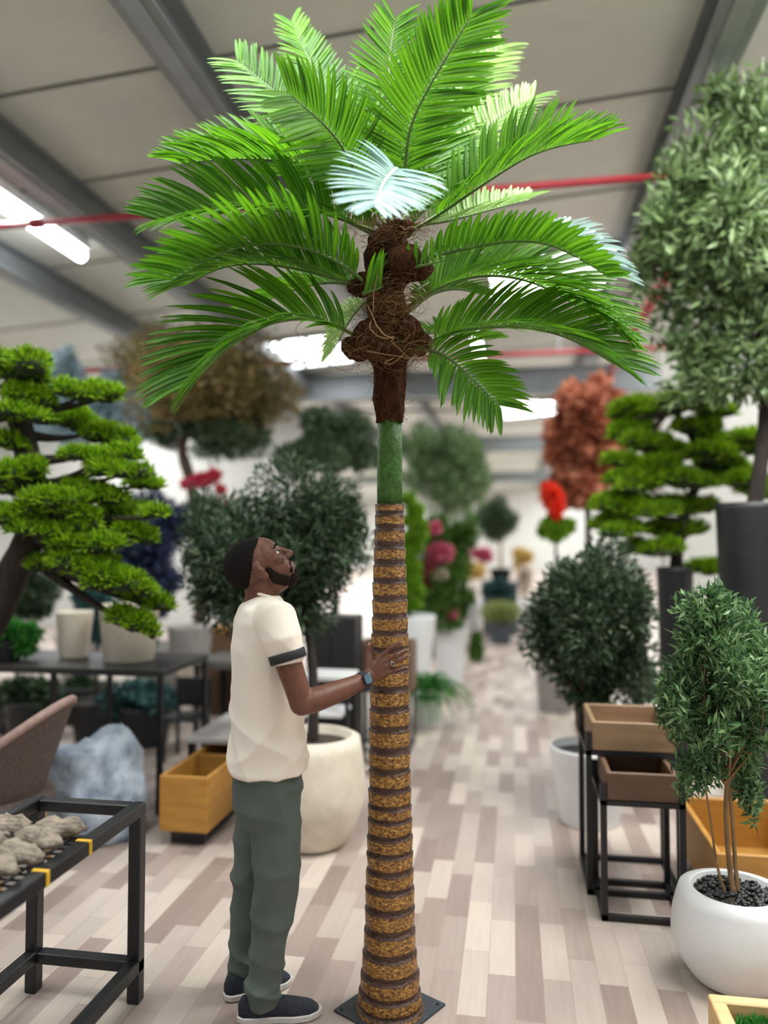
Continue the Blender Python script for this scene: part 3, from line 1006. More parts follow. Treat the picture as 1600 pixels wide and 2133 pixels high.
# ---- flowering bush and its white square planter
b_ = floor_at(938, 8.75)
rt = thing('flowering_bush', b_, 'tall flowering bush with pink and wine blooms in a tapered white planter', 'bush')
m = MB()
m.loft(np.array([[b_ + np.array([sx * w, sy * w, z]) for sx, sy in ((-1, -1), (1, -1), (1, 1), (-1, 1))] for w, z in ((.13, 0), (.18, .62), (.185, .64), (.165, .64), (.16, .58))]), True, True)
m.build('planter', M_pot_w, rt)
cr = crown(915, 1200, 65, 130, 8.7, 18) + crown(960, 1130, 40, 80, 8.8, 6) + crown(955, 1260, 40, 50, 8.7, 6)
m = MB(); m.tube(curve([b_ + ZUP * .55, P(935, 1280, 8.75), P(920, 1200, 8.75)], 10), .03, 7); branches(m, P(920, 1200, 8.75), cr, .015); m.build('stems', M_trunk_d, rt)
m = MB(); scatter(m, cr, 9000, .09, .035); scatter(m, [blob(992, 1350, 16, 35, 8.6)], 400, .08, .03); m.build('foliage', L_bush, rt)
m = MB(); scatter(m, [blob(918, 1152, 26, 22, 8.4), blob(940, 1280, 12, 11, 8.4), blob(895, 1185, 14, 12, 8.4), blob(905, 1100, 12, 12, 8.4)], 1300, .07, .05); m.build('pink_blossoms', L_pink, rt)
m = MB(); scatter(m, [blob(886, 1216, 16, 16, 8.35), blob(880, 1180, 10, 10, 8.35)], 500, .07, .05); m.build('wine_blossoms', L_wine, rt)
m = MB(); scatter(m, [blob(915, 1198, 18, 9, 8.35)], 260, .07, .05); m.build('cream_blossoms', L_cream, rt)
# ---- lime foxtail tree beside the trunk
b_ = floor_at(852, 7.75)
rt = thing('potted_conifer', b_, 'yellow green leafy conifer in a tall white pot just right of the palm trunk', 'tree')
pot_mesh(b_, .27, .87, 'taper', .17).build('pot', M_pot_w, rt, True)
cr = [blob(850 + dx, y, rx, 14, 7.75) for y, dx, rx in ((1040, 0, 16), (1062, 14, 20), (1085, 8, 26), (1100, 26, 16), (1120, 12, 28), (1140, 6, 26), (1160, -4, 22), (1180, 6, 24), (1205, 2, 26), (1230, 8, 28), (1258, 0, 30))]
m = MB(); m.tube(curve([b_ + ZUP * .8, P(850, 1200, 7.75), P(848, 1040, 7.75)], 10), np.linspace(.03, .01, 10), 7); m.build('trunk', M_trunk_d, rt)
m = MB(); scatter(m, cr, 5000, .07, .03, .2); m.build('foliage', L_lime, rt)
# ---- fern in a low white pot
b_ = floor_at(890, 6.8)
rt = thing('potted_fern', b_, 'bushy green fern in a small white pot on the floor right of the palm trunk', 'fern')
pot_mesh(b_, .13, .24, 'taper', .1).build('pot', M_pot_w, rt, True)
m = MB()
for i in range(70):
    a = random.uniform(0, 6.28); e = random.uniform(.2, 1.2)
    d0 = np.array([math.cos(a) * math.cos(e), math.sin(a) * math.cos(e), math.sin(e)])
    ln = random.uniform(.28, .44)
    t = np.linspace(0, 1, 18)[1:, None]
    pts = b_ + ZUP * .26 + d0 * ln * t - ZUP * .28 * t ** 2.2 + ZUP * .06
    tt = nrm(np.gradient(pts, axis=0)); sd = nrm(np.cross(tt, ZUP))
    for s in (-1, 1):
        m.leaves(pts, sd * s + tt * .5, np.tile(ZUP, (17, 1)) + .2 * rnd_dirs(17), .075, .018)
m.build('fronds', L_fern, rt)
# ---- far blossoms
for (x, y, rx, ry, d, lm, lab) in ((985, 1188, 26, 24, 15, L_yel, 'far pale yellow blossom shrub left of the thin trunked olive'),
                                   (1004, 1156, 26, 16, 16, L_pink, 'far pink blossom shrub behind the yellow one'),
                                   (1088, 1162, 24, 22, 15, L_yel, 'far yellow blossom shrub right of the thin trunked olive'),
                                   (1094, 1205, 16, 26, 14.4, L_cream, 'far cream flowered shrub beside the big dark bush'),
                                   (975, 1250, 18, 26, 14.2, L_cream, 'far whitish pink shrub above the white planter')):
    b_ = floor_at(x, d)
    potted('potted_shrub', lab, 'shrub', b_, (.2, .45, 'taper', .16, M_pot_w), crown(x, y, rx, ry, d, 9), lm, 1800, .1, .06, [b_ + ZUP * .4, P(x, y, d)], .02, M_trunk)
# ---- copper leaved tree on the right with the orange bloom
b_ = floor_at(1225, 8.3)
cr = crown(1225, 900, 80, 105, 8.2, 24) + crown(1215, 1010, 72, 75, 8.2, 12) + crown(1245, 835, 50, 50, 8.2, 6) + [blob(1300, 860, 24, 30, 8.2), blob(1160, 930, 26, 40, 8.2), blob(1250, 800, 20, 16, 8.2)]
potted('potted_tree', 'copper brown leafed tree on the right below the thick red pipe', 'tree', b_, (.3, .6, 'taper', .22, M_pot_g), cr, L_copper, 5200, .17, .1,
       [b_ + ZUP * .5, P(1225, 1250, 8.3), P(1225, 1000, 8.2)], .05, M_trunk_d)
b_ = floor_at(1155, 7.4)
potted('flowering_plant', 'bright orange red flower bunch left of the copper tree', 'flower', b_, (.2, .5, 'taper', .16, M_pot_g), crown(1155, 1040, 24, 46, 7.4, 9), L_orange, 1800, .08, .05,
       [b_ + ZUP * .4, P(1160, 1200, 7.4), P(1155, 1060, 7.4)], .02, M_trunk_d, extra=[('leaves', crown(1160, 1100, 44, 26, 7.4, 8), L_lime, 1500, .09, .05)])
# ---- dark clipped olive bush in the tall white pot
b_ = floor_at(1222, 4.48)
cr = crown(1238, 1290, 146, 178, 4.5, 32) + crown(1215, 1410, 90, 90, 4.5, 8)
potted('potted_bush', 'large dark olive bush in a white tapered pot behind the wooden tray stands', 'bush', b_, (.225, .43, 'taper', .17, M_pot_w), cr, L_dark, 24000, .058, .017,
       [b_ + ZUP * .36, P(1205, 1500, 4.45), P(1210, 1440, 4.45)], .032, M_trunk, soil=M_soil)
b_ = floor_at(1330, 4.9)
potted('potted_shrub', 'pale grey green shrub between the dark olive bush and the sapling', 'shrub', b_, (.16, .4, 'taper', .12, M_pot_k), crown(1330, 1420, 50, 60, 4.8, 10), L_grey, 3000, .055, .014,
       [b_ + ZUP * .3, P(1330, 1430, 4.8)], .015, M_trunk)
# ---- big olive tree at the upper right in a tall black column pot
b_ = floor_at(1565, 4.7)
rt = thing('potted_tree', b_, 'tall grey green olive tree filling the upper right above a black column planter', 'tree')
m = MB(); m.lathe([(.14, 0), (.15, .02), (.2, 1.8), (.205, 1.84), (.185, 1.84), (.18, 1.75), (.001, 1.75)], b_, 36); m.build('pot', M_pot_k, rt, True)
cr = crown(1530, 480, 195, 330, 4.7, 40, .36, 160) + crown(1560, 240, 100, 115, 4.7, 10, .42, 70) + crown(1395, 480, 85, 160, 4.7, 8) + crown(1340, 560, 40, 90, 4.7, 5) + crown(1470, 770, 110, 80, 4.7, 8) + crown(1590, 800, 100, 90, 4.7, 6)
q = curve([b_ + ZUP * 1.7, P(1590, 950, 4.7), P(1600, 760, 4.7), P(1580, 560, 4.7), P(1560, 350, 4.7)], 16)
m = MB(); m.tube(q, np.linspace(.05, .02, 16), 9); m.build('trunk', M_trunk_d, rt, True)
m = MB()
for j in (7, 9, 11, 13, 15):
    branches(m, q[j], random.sample(cr, 12), .018)
m.build('branches', M_trunk_d, rt, True)
m = MB(); scatter(m, cr, 14000, .1, .03, .1); m.build('foliage', leaf_mat('tall_olive_leaf', [(54, 74, 44), (84, 108, 62), (120, 146, 92), (168, 192, 146)], .4, .3), rt)
# ---- pale blue tree at the back left
b_ = floor_at(170, 8.9)
cr = [blob(120, 800, 60, 50, 8.9), blob(135, 760, 24, 34, 8.9), blob(250, 800, 45, 26, 8.9), blob(215, 850, 50, 44, 8.9), blob(290, 880, 44, 36, 8.9), blob(150, 870, 60, 60, 8.9), blob(255, 900, 50, 40, 8.9), blob(90, 860, 40, 50, 8.9)]
potted('potted_tree', 'pale icy blue leafed tree behind the green bonsai at the left', 'tree', b_, (.28, .55, 'taper', .2, M_pot_g), cr, L_blue, 3600, .17, .085,
       [b_ + ZUP * .5, P(170, 1100, 8.9), P(180, 880, 8.9)], .05, M_trunk_l)
# ---- dark blue shrub
b_ = floor_at(330, 6.9)
cr = crown(310, 1130, 75, 110, 6.9, 16) + crown(310, 1230, 90, 75, 6.9, 10)
potted('potted_shrub', 'dark navy blue leafy shrub behind the man at the left', 'shrub', b_, (.2, .7, 'taper', .16, M_pot_g), cr, L_navy, 7000, .09, .034,
       [b_ + ZUP * .6, P(320, 1150, 6.9)], .02, M_trunk_d)
b_ = floor_at(432, 7.6)
potted('flowering_plant', 'small red and pink flower bunch under the golden olive crown', 'flower', b_, (.18, .6, 'taper', .14, M_pot_c),
       [blob(420, 1000, 22, 14, 7.5), blob(445, 990, 16, 12, 7.5), blob(458, 1020, 10, 10, 7.5), blob(385, 1008, 8, 8, 7.5), blob(470, 1055, 12, 8, 7.5)], L_red, 1400, .06, .04,
       [b_ + ZUP * .5, P(425, 1150, 7.5), P(428, 1010, 7.5)], .02, M_trunk_d, extra=[('leaves', crown(430, 1055, 50, 36, 7.55, 8), L_olive, 1500, .08, .03)])


# ---- cloud pruned bonsai pines
def bonsai(label, base_, potspec, trunk, trunk_r, pads, leaf, d, n_per, L, Wd, trunk_px):
    r = thing('bonsai_pine', base_, label, 'bonsai')
    potspec(r)
    q = curve(trunk, 18)
    m = MB(); m.tube(q, np.linspace(trunk_r, trunk_r * .45, 18), 10); m.build('trunk', M_trunk_d, r, True)
    mb_, mc = MB(), MB()
    mp_ = MB()
    for i, pd in enumerate(pads):
        cx, cy, rx, ry = pd[:4]
        dd = d + (pd[4] if len(pd) > 4 else random.uniform(-.18, .18))
        k_ = dd / FPX
        c = P(cx, cy, dd)
        R = np.array([rx * k_, rx * k_ * .7, ry * k_ * .95])
        axs = np.eye(3)
        j = np.argmin(np.linalg.norm(q - c, axis=1))
        if np.linalg.norm(q[j] - c) > .06:
            mb_.tube(curve([q[j], (q[j] + c) / 2 - ZUP * .05, c - ZUP * R[2] * .5], 6), np.linspace(trunk_r * .3, .006, 6), 5)
        sl = random.uniform(-.25, .25) + (.35 if cx > trunk_px + 60 else -.2 if cx < trunk_px - 60 else 0) * -1
        for lobe in range(4):
            u = (lobe - 1.5) / 1.5 * .62 + random.uniform(-.12, .12)
            sc = .62 * random.uniform(.8, 1.15)
            cl = c + RIGHT * R[0] * u + ZUP * (sl * R[0] * u * .8 + random.uniform(-.35, .35) * R[2]) + FLAT * R[1] * random.uniform(-.5, .5)
            Rl = np.array([R[0] * sc, R[1] * .7, R[2] * random.uniform(.6, .95)])
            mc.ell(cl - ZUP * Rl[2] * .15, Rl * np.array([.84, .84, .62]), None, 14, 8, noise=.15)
            nn = int(n_per * (rx * ry * k_ * k_) / .02) + 40
            dv = rnd_dirs(nn); dv[:, 2] = np.where(dv[:, 2] < -.45, -dv[:, 2], dv[:, 2])
            lump = 1 + .16 * np.sin(dv[:, 0] * 6 + cx) * np.sin(dv[:, 1] * 5 + cy + lobe)
            p = cl + dv * Rl * lump[:, None] * .9
            dr = nrm(dv + rnd_dirs(nn) * .5 + ZUP * .4)
            mp_.leaves(p - dr * L * .3, dr, rnd_dirs(nn), L * rng.uniform(.7, 1.25, nn), Wd)
    mb_.build('branches', M_trunk_d, r, True)
    o = mc.build('needle_pads', [M_pcore], r, True); o['kind'] = 'stuff'
    o = mp_.build('needles', leaf, r); o['kind'] = 'stuff'
    return r


pads = [(15, 765, 80, 34), (70, 792, 34, 22), (60, 832, 46, 28), (160, 822, 36, 22), (215, 820, 30, 20), (30, 865, 60, 22), (112, 872, 60, 24), (185, 893, 52, 24), (236, 918, 44, 28), (262, 950, 28, 20),
        (10, 925, 40, 20), (30, 985, 60, 28), (98, 1045, 66, 28, -.15), (150, 1062, 46, 24, -.15), (176, 1090, 26, 22, -.15), (190, 958, 52, 22), (245, 982, 50, 22), (298, 1005, 34, 16),
        (200, 1032, 60, 26), (268, 1066, 52, 18), (322, 1070, 24, 14), (228, 1096, 52, 20), (284, 1112, 40, 20), (28, 1078, 56, 28, -.15), (92, 1112, 52, 22, -.15), (170, 1130, 60, 22), (222, 1126, 34, 18),
        (110, 1178, 50, 20), (180, 1188, 62, 30, -.15), (232, 1214, 52, 30, -.15), (274, 1222, 40, 26, -.1), (296, 1250, 44, 20), (332, 1258, 22, 18), (268, 1290, 36, 24, -.1), (300, 1308, 22, 20), (205, 1162, 32, 20), (20, 1020, 60, 20)]
bb = floor_at(-150, 3.95)
def lp(r):
    o = MB(); o.lathe([(.2, 0), (.21, .02), (.27, .62), (.28, .66), (.255, .66), (.25, .58), (.001, .58)], bb, 36); o.build('pot', M_pot_g, r, True)
bonsai('large cloud pruned bonsai pine with bright green pads at the left edge', bb, lp, [bb + ZUP * .55, P(-110, 1400, 3.95), P(-10, 1290, 3.95), P(10, 1210, 3.95), P(90, 1100, 3.95), P(60, 950, 3.95), P(20, 800, 3.95)], .115, pads, L_pine, 3.95, 620, .055, .011, 60)
# its low branch to the right
pads = [(1350, 848, 70, 24), (1430, 842, 54, 22), (1482, 856, 42, 18), (1300, 868, 26, 16), (1318, 905, 44, 24), (1352, 925, 50, 24), (1400, 945, 54, 22), (1290, 960, 30, 16), (1352, 972, 62, 20),
        (1320, 990, 46, 16), (1450, 892, 42, 20), (1420, 1002, 60, 20), (1500, 920, 54, 22), (1525, 982, 64, 24), (1330, 1012, 42, 16), (1270, 1042, 36, 24), (1312, 1050, 32, 16), (1278, 1082, 42, 20),
        (1302, 1106, 36, 18), (1350, 1062, 50, 18), (1400, 1052, 52, 22), (1320, 1142, 20, 18), (1400, 1104, 54, 22), (1462, 1002, 50, 22), (1560, 1010, 50, 22), (1450, 1060, 40, 18), (1580, 930, 50, 24), (1480, 950, 50, 22), (1480, 1185, 40, 18), (1380, 1140, 36, 18), (1256, 1056, 20, 12)]
bb2 = floor_at(1405, 5.35)
def rp_(r):
    o = MB(); o.lathe([(.092, 0), (.1, .02), (.12, 1.4), (.126, 1.43), (.108, 1.43), (.102, 1.38), (.001, 1.38)], bb2, 30); o.build('pot', M_pot_k, r, True)
bonsai('cloud pruned bonsai pine with yellow green pads on a slim black column pot', bb2, rp_, [bb2 + ZUP * 1.36, P(1410, 1150, 5.35), P(1425, 1060, 5.4), P(1470, 980, 5.4), P(1440, 900, 5.4), P(1400, 850, 5.35)], .046, pads, L_pine, 5.35, 520, .068, .013, 1430)

# ---- olive sapling in the round white pot
b_ = floor_at(1517, 2.87)
rt = thing('potted_sapling', b_, 'young olive sapling with thin tan stems in a round white pot with black pebbles', 'tree')
pot_mesh(b_, .158, .335, 'bowl', .222, 56).build('pot', M_pot_w, rt, True)
m = MB(); m.lathe([(.148, 0), (.1, .006), (.04, .008), (.001, .008)], b_ + ZUP * .303, 24); m.build('soil', M_moss, rt)
m = MB()
for i in range(260):
    a, rr = random.uniform(0, 6.28), .14 * random.random() ** .5
    s_ = random.uniform(.008, .014)
    m.ell(b_ + np.array([math.cos(a) * rr, math.sin(a) * rr, .313 + random.random() * .006]), (s_, s_ * .8, s_ * .6), None, 7, 5)
o = m.build('black_pebbles', mat('black_pebble', (52, 52, 54), .4, (24, 24, 26), 30), rt, True); o['kind'] = 'stuff'
cr = crown(1500, 1450, 125, 200, 2.87, 34, .3) + crown(1470, 1300, 90, 90, 2.87, 8) + crown(1570, 1400, 70, 150, 2.9, 10) + crown(1450, 1600, 55, 100, 2.85, 8) + crown(1560, 1640, 55, 90, 2.9, 8) + crown(1500, 1280, 60, 60, 2.87, 5)
for pts, rad in (([b_ + ZUP * .3, P(1518, 1800, 2.87), P(1508, 1650, 2.87), P(1535, 1480, 2.87), P(1525, 1330, 2.87)], .011),
                 ([b_ + ZUP * .3 + RIGHT * .015, P(1530, 1780, 2.89), P(1522, 1640, 2.89), P(1490, 1520, 2.88), P(1480, 1350, 2.88)], .009),
                 ([b_ + ZUP * .3 - RIGHT * .03, P(1492, 1800, 2.85), P(1480, 1700, 2.85), P(1455, 1560, 2.85)], .006)):
    m = MB(); m.tube(curve(pts, 16), np.linspace(rad, rad * .5, 16), 8); m.build('stem', M_trunk_l, rt, True)
m = MB()
for top in (P(1508, 1620, 2.87), P(1530, 1480, 2.87), P(1490, 1500, 2.88), P(1522, 1350, 2.87)):
    branches(m, top, random.sample(cr, 16), .005, 0, 16)
m.build('branches', M_trunk_l, rt, True)
m = MB(); scatter(m, cr + crown(1425, 1470, 55, 130, 2.87, 8), 10500, .05, .0125, .35, out=.7, shell=.7); m.build('foliage', L_sap, rt)

# ================================================================== FURNITURE AND SMALL THINGS
M_blk = mat('black_metal', (17, 18, 22), .4, (24, 25, 30), 10)
M_oak = mat('mustard_wood', (182, 132, 56), .5, (160, 112, 44), 5, stretch=(1, 6, 6))
M_oak2 = mat('mustard_wood_lined', (168, 122, 54), .55, (144, 102, 42), 5, stretch=(1, 6, 6))
M_taup = mat('taupe_wood', (146, 118, 90), .55, (126, 100, 76), 5, stretch=(1, 6, 6))
M_brn = mat('brown_wood', (108, 82, 62), .55, (92, 68, 52), 5, stretch=(1, 6, 6))
M_pine_w = mat('pale_pine_wood', (222, 188, 136), .55, (204, 168, 116), 5, stretch=(1, 6, 6))
M_top = mat('pale_table_top', (206, 202, 200), .45)


def open_box(lo, hi, t, parent, M_out, M_in, floor_t=.015, rim=True):
    lo, hi = np.array(lo, float), np.array(hi, float)
    m = MB(); m.box(lo, (hi[0], lo[1] + t, hi[2]), bev=.004); m.build('front_board', M_out, parent)
    m = MB(); m.box((lo[0], hi[1] - t, lo[2]), hi, bev=.004); m.build('back_board', M_out, parent)
    for s in (0, 1):
        x = lo[0] if s == 0 else hi[0] - t
        m = MB(); m.box((x, lo[1] + t, lo[2]), (x + t, hi[1] - t, hi[2]), bev=.004); m.build('side_board', M_out, parent)
    m = MB(); m.box((lo[0] + t, lo[1] + t, lo[2] + .004), (hi[0] - t, hi[1] - t, lo[2] + .004 + floor_t)); m.build('bottom_board', M_in, parent)


# ---- black steel bench with driftwood, front left
X0, X1, Y0, Y1, Z = -1.70, -1.31, .8, 2.565, .66
bench = thing('work_bench', ((X0 + X1) / 2, (Y0 + Y1) / 2, 0), 'black steel framed bench holding pale driftwood in the left foreground', 'bench')
w = .045
for x in (X0, X1):
    for y in (Y0, Y1):
        m = MB(); m.box((x - w / 2, y - w / 2, 0), (x + w / 2, y + w / 2, Z - .02), bev=.004); m.build('leg', M_blk, bench)
for z, nm in ((Z, 'top_rail'), (.125, 'lower_rail')):
    for x in (X0, X1):
        m = MB(); m.box((x - w / 2, Y0 - w / 2, z - .022), (x + w / 2, Y1 + w / 2, z + .022), bev=.004); m.build(nm, M_blk, bench)
    m = MB(); m.box((X0 + w / 2, Y1 - w / 2, z - .02), (X1 - w / 2, Y1 + w / 2, z + .02), bev=.004); m.build(nm, M_blk, bench)
m = MB()
for y in np.linspace(Y0 + .05, Y1 - .25, 40):
    m.box((X0 + w / 2, y - .003, Z - .02), (X1 - w / 2, y + .003, Z - .014))
for x in np.linspace(X0 + .06, X1 - .06, 8):
    m.box((x - .003, Y0, Z - .014), (x + .003, Y1 - .22, Z - .008))
m.box((X0 + w / 2, Y1 - .26, Z - .022), (X1 - w / 2, Y1 - .24, Z - .004))
m.build('wire_mesh_deck', M_blk, bench)
for y in (1.62, 2.0, 2.22):
    m = MB(); m.box((X1 - .0245, y - .008, Z - .02), (X1 + .0255, y + .008, Z + .0245), bev=.002); m.build('yellow_clip', mat('clip_yellow', (222, 176, 42), .5) if 'clip_yellow' not in bpy.data.materials else bpy.data.materials['clip_yellow'], bench)
M_drift = mat('driftwood', (170, 156, 138), .85, (100, 92, 84), 9, bump=.7, stretch=(2, 8, 8))
z_deck = Z - .008
for row, y in enumerate(np.arange(1.1, 2.34, .105)):
    for lay in (0, 1):
        x = -1.588 + random.uniform(-.006, .006)
        L_ = random.uniform(.15, .165)
        xs = np.linspace(-L_ / 2, L_ / 2, 9)
        a = random.uniform(-.16, .16)
        zc = z_deck + .043 + random.uniform(0, .006)
        if lay:
            x = -1.418 + random.uniform(-.006, .006)
        pts = [(x + q * math.cos(a), y + q * math.sin(a) + .008 * math.sin(q * 30 + row), zc + .012 * math.cos(q * 14) + .004 * math.sin(q * 40 + row)) for q in xs]
        rad = .041 * np.array([.35, .7, .95, 1, .9, 1, .85, .6, .25]) * random.uniform(.85, 1.05)
        m = MB(); m.tube(pts, rad, 9, side=(0, 1, .4), rad2=rad * .55)
        v = m.v[0]; v += rng.normal(size=v.shape) * .004
        v[:, 2] = np.maximum(v[:, 2], z_deck + .001)
        tag(m.build('driftwood_piece', M_drift, None, True), 'piece of pale driftwood bark lying in rows on the black steel bench', 'driftwood', 'driftwood on the black bench')

# ---- rattan tub chair, far left
cc = floor_at(-8, 3.72)
ch = thing('rattan_chair', cc, 'brown woven rattan tub chair at the left edge behind the bench', 'chair')
M_rat = mat('rattan', (104, 86, 80), .7, (80, 64, 58), 70, bump=.8)
M_rim = mat('rattan_rim', (150, 124, 116), .6, (128, 102, 94), 50)
M_tan = mat('tan_leg', (176, 138, 74), .5)
m = MB()
rings, rim = [], []
for h in np.linspace(0, 1, 7):
    ring = []
    for a in np.linspace(-2.3, 2.3, 26):
        back = (math.cos(a) + .7) / 1.7
        top = .44 + .4 * max(0, back) ** 1.3
        rr = .22 + (.06 + .09 * max(0, back)) * h
        ang = a + .15
        ring.append(cc + np.array([math.cos(ang) * rr, math.sin(ang) * rr, .36 + (top - .36) * h]))
    rings.append(ring)
R_ = np.array(rings)
inn = R_ - nrm((R_ - cc) * np.array([1, 1, 0])) * .02
f = []
nA = 26
for s, off in ((1, 0), (-1, 7 * nA)):
    for i in range(6):
        for j in range(nA - 1):
            qd = [off + i * nA + j, off + i * nA + j + 1, off + (i + 1) * nA + j + 1, off + (i + 1) * nA + j]
            f.append(qd if s > 0 else qd[::-1])
m.add(np.concatenate([R_.reshape(-1, 3), inn.reshape(-1, 3)]), f)
m.build('backrest', M_rat, ch, True)
m = MB(); m.tube((R_[-1] + inn[-1]) / 2, .022, 8); m.build('rim', M_rim, ch, True)
m = MB(); m.lathe([(.25, .34), (.28, .35), (.29, .37), (.28, .4), (.2, .415), (.001, .418)], cc, 30); m.build('seat', M_rat, ch, True)
for a in (.7, 2.3, 3.9, 5.5):
    p = cc + np.array([math.cos(a) * .22, math.sin(a) * .22, .35]); q = cc + np.array([math.cos(a) * .27, math.sin(a) * .27, 0])
    m = MB(); m.tube([q, p], [.012, .016], 8); m.build('leg', M_tan, ch, True)

# ---- blue grey boulders
M_rock = mat('blue_grey_rock', (206, 220, 236), .8, (96, 112, 134), 6, bump=1)
def rock(c, r, label, seed):
    m = MB()
    g = np.random.default_rng(seed)
    ph = g.random((10, 4)) * 6.28
    rings = []
    for th in np.linspace(.05, PI - .05, 26):
        a = np.linspace(0, 2 * PI, 40, endpoint=False)
        d = np.stack([np.sin(th) * np.cos(a), np.sin(th) * np.sin(a), np.full(40, -math.cos(th))], -1)
        kk = np.ones(40)
        for q in range(10):
            fr = 1.6 + q * .9
            kk += .17 / (1 + q * .45) * np.abs(np.sin(d[:, 0] * fr + ph[q, 0]) * np.sin(d[:, 1] * fr + ph[q, 1]) + np.sin(d[:, 2] * fr + ph[q, 2]) * .6) - .04
        v = c + d * kk[:, None] * np.array(r)
        v[:, 2] = np.maximum(v[:, 2], .001)
        rings.append(v)
    m.loft(np.array(rings))
    tag(m.build('boulder', M_rock, None, True), label, 'boulder', 'blue grey boulders')
cA = floor_at(212, 4.25); rock(cA + ZUP * .22, (.27, .23, .34), 'blue grey craggy boulder behind the far end of the black bench', 3)
cB = floor_at(8, 4.6); rock(cB + ZUP * .12, (.22, .2, .22), 'blue grey boulder behind the rattan chair at the left edge', 8)

# ---- shelf table at the left with pots
tz = .845
X0, X1, Y0, Y1 = -3.9, -2.04, 4.28, 4.98
st = thing('shelf_table', ((X0 + X1) / 2, (Y0 + Y1) / 2, 0), 'long dark topped shelf table on thin black posts below the green bonsai', 'table')
m = MB(); m.box((X0, Y0, tz - .04), (X1, Y1, tz), bev=.005); m.build('table_top', mat('dark_table_top', (52, 50, 50), .5), st)
for x in (X0 + .02, -2.75, X1 - .02):
    for y in (Y0 + .02, Y1 - .02):
        m = MB(); m.box((x - .015, y - .015, 0), (x + .015, y + .015, tz - .04)); m.build('leg', M_blk, st)
def standing_pot(x, d, z, rt_, h, rb, M_, name, label, kind='taper', group=None):
    c = P(x, 1130, d); c[2] = z
    r = thing(name, c, label, 'pot', group)
    pot_mesh(c, rt_, h, kind, rb).build('body', M_, r, True)
    m = MB(); m.lathe([(rt_ * .88, 0), (.001, .004)], c + ZUP * h * .88, 20); m.build('soil', M_moss, r)
standing_pot(272, 4.95, tz, .19, .36, .155, M_pot_c, 'plant_pot', 'wide cream tapered pot standing on the dark shelf table below the bonsai tip')
standing_pot(158, 5.1, tz, .12, .3, .09, M_pot_c, 'plant_pot', 'slim cream tapered pot on the shelf table left of the wide one')
b_ = P(20, 1130, 4.95); b_[2] = tz
potted('potted_shrub', 'dark green leafy shrub on the shelf table at the left edge', 'shrub', b_, (.1, .13, 'taper', .08, M_pot_k), crown(15, 1322, 75, 46, 4.95, 10), L_fern, 2600, .07, .02,
       [b_ + ZUP * .1, P(40, 1330, 4.95)], .012, M_trunk_d)
# lower shrub in the shade behind the table
b_ = floor_at(310, 6.15)
potted('potted_shrub', 'dark teal shrub standing on the floor behind the shelf table posts', 'shrub', b_, (.2, .3, 'taper', .16, M_pot_k), crown(320, 1455, 85, 50, 6.15, 14) + crown(230, 1470, 60, 40, 6.2, 6), L_teal, 5000, .07, .025,
       [b_ + ZUP * .25, P(320, 1465, 6.15)], .02, M_trunk_d)
for x, y, rx, ry, d, lf, lab in ((70, 1455, 80, 50, 6.3, L_dark, 'dark leafy shrub on the floor behind the left end of the shelf table'),
                                (175, 1450, 60, 46, 6.9, L_dark, 'dark green shrub on the floor left of the dark teal one'),
                                (40, 1235, 90, 80, 6.6, L_dark, 'tall dark green shrub half hidden behind the leaning bonsai trunk'),
                                (205, 1275, 50, 56, 6.3, L_teal, 'tall dark teal shrub behind the slim and wide cream pots')):
    b_ = floor_at(x, d)
    potted('potted_shrub', lab, 'shrub', b_, (.2, .32, 'taper', .16, M_pot_k), crown(x, y, rx, ry, d, 14), lf, 4500, .085, .028, [b_ + ZUP * .26, P(x, y, d)], .02, M_trunk_d)
# second shelf with the grey pot and oak edge
X0, X1, Y0, Y1, z2 = -2.62, -2.02, 6.05, 6.7, .62
s2 = thing('oak_cabinet', (-2.2, 6.4, 0), 'low grey topped cabinet under the dull grey pot left of the man', 'cabinet')
m = MB(); m.box((X0, Y0, z2 - .06), (X1, Y1, z2), bev=.004); m.build('cabinet_top', mat('grey_top', (92, 90, 88), .5), s2)
for x in (X0 + .03, X1 - .03):
    for y in (Y0 + .03, Y1 - .03):
        m = MB(); m.box((x - .02, y - .02, 0), (x + .02, y + .02, z2 - .06)); m.build('leg', M_blk, s2)
cg = P(398, 1130, 6.3); cg[2] = z2
r = thing('plant_pot', cg, 'dull grey round pot on the low cabinet behind the man', 'pot')
pot_mesh(cg, .185, .3, 'taper', .155).build('body', M_pot_g, r, True)
m = MB(); m.lathe([(.16, 0), (.001, .004)], cg + ZUP * .27, 20); m.build('soil', M_moss, r)
r = thing('wooden_crate', (-2.2, 7.05, 0), 'brown wooden crate with an ochre top edge behind the man', 'crate')
cq = A(470, 1310, 6.85)
m = MB(); m.box((cq[0] - .2, 6.8, 0), (cq[0] + .35, 7.05, cq[2] - .03), bev=.004); m.build('body', M_brn, r)
m = MB(); m.box((cq[0] - .22, 6.78, cq[2] - .03), (cq[0] + .37, 7.07, cq[2] + .02), bev=.004); m.build('lid', M_oak, r)
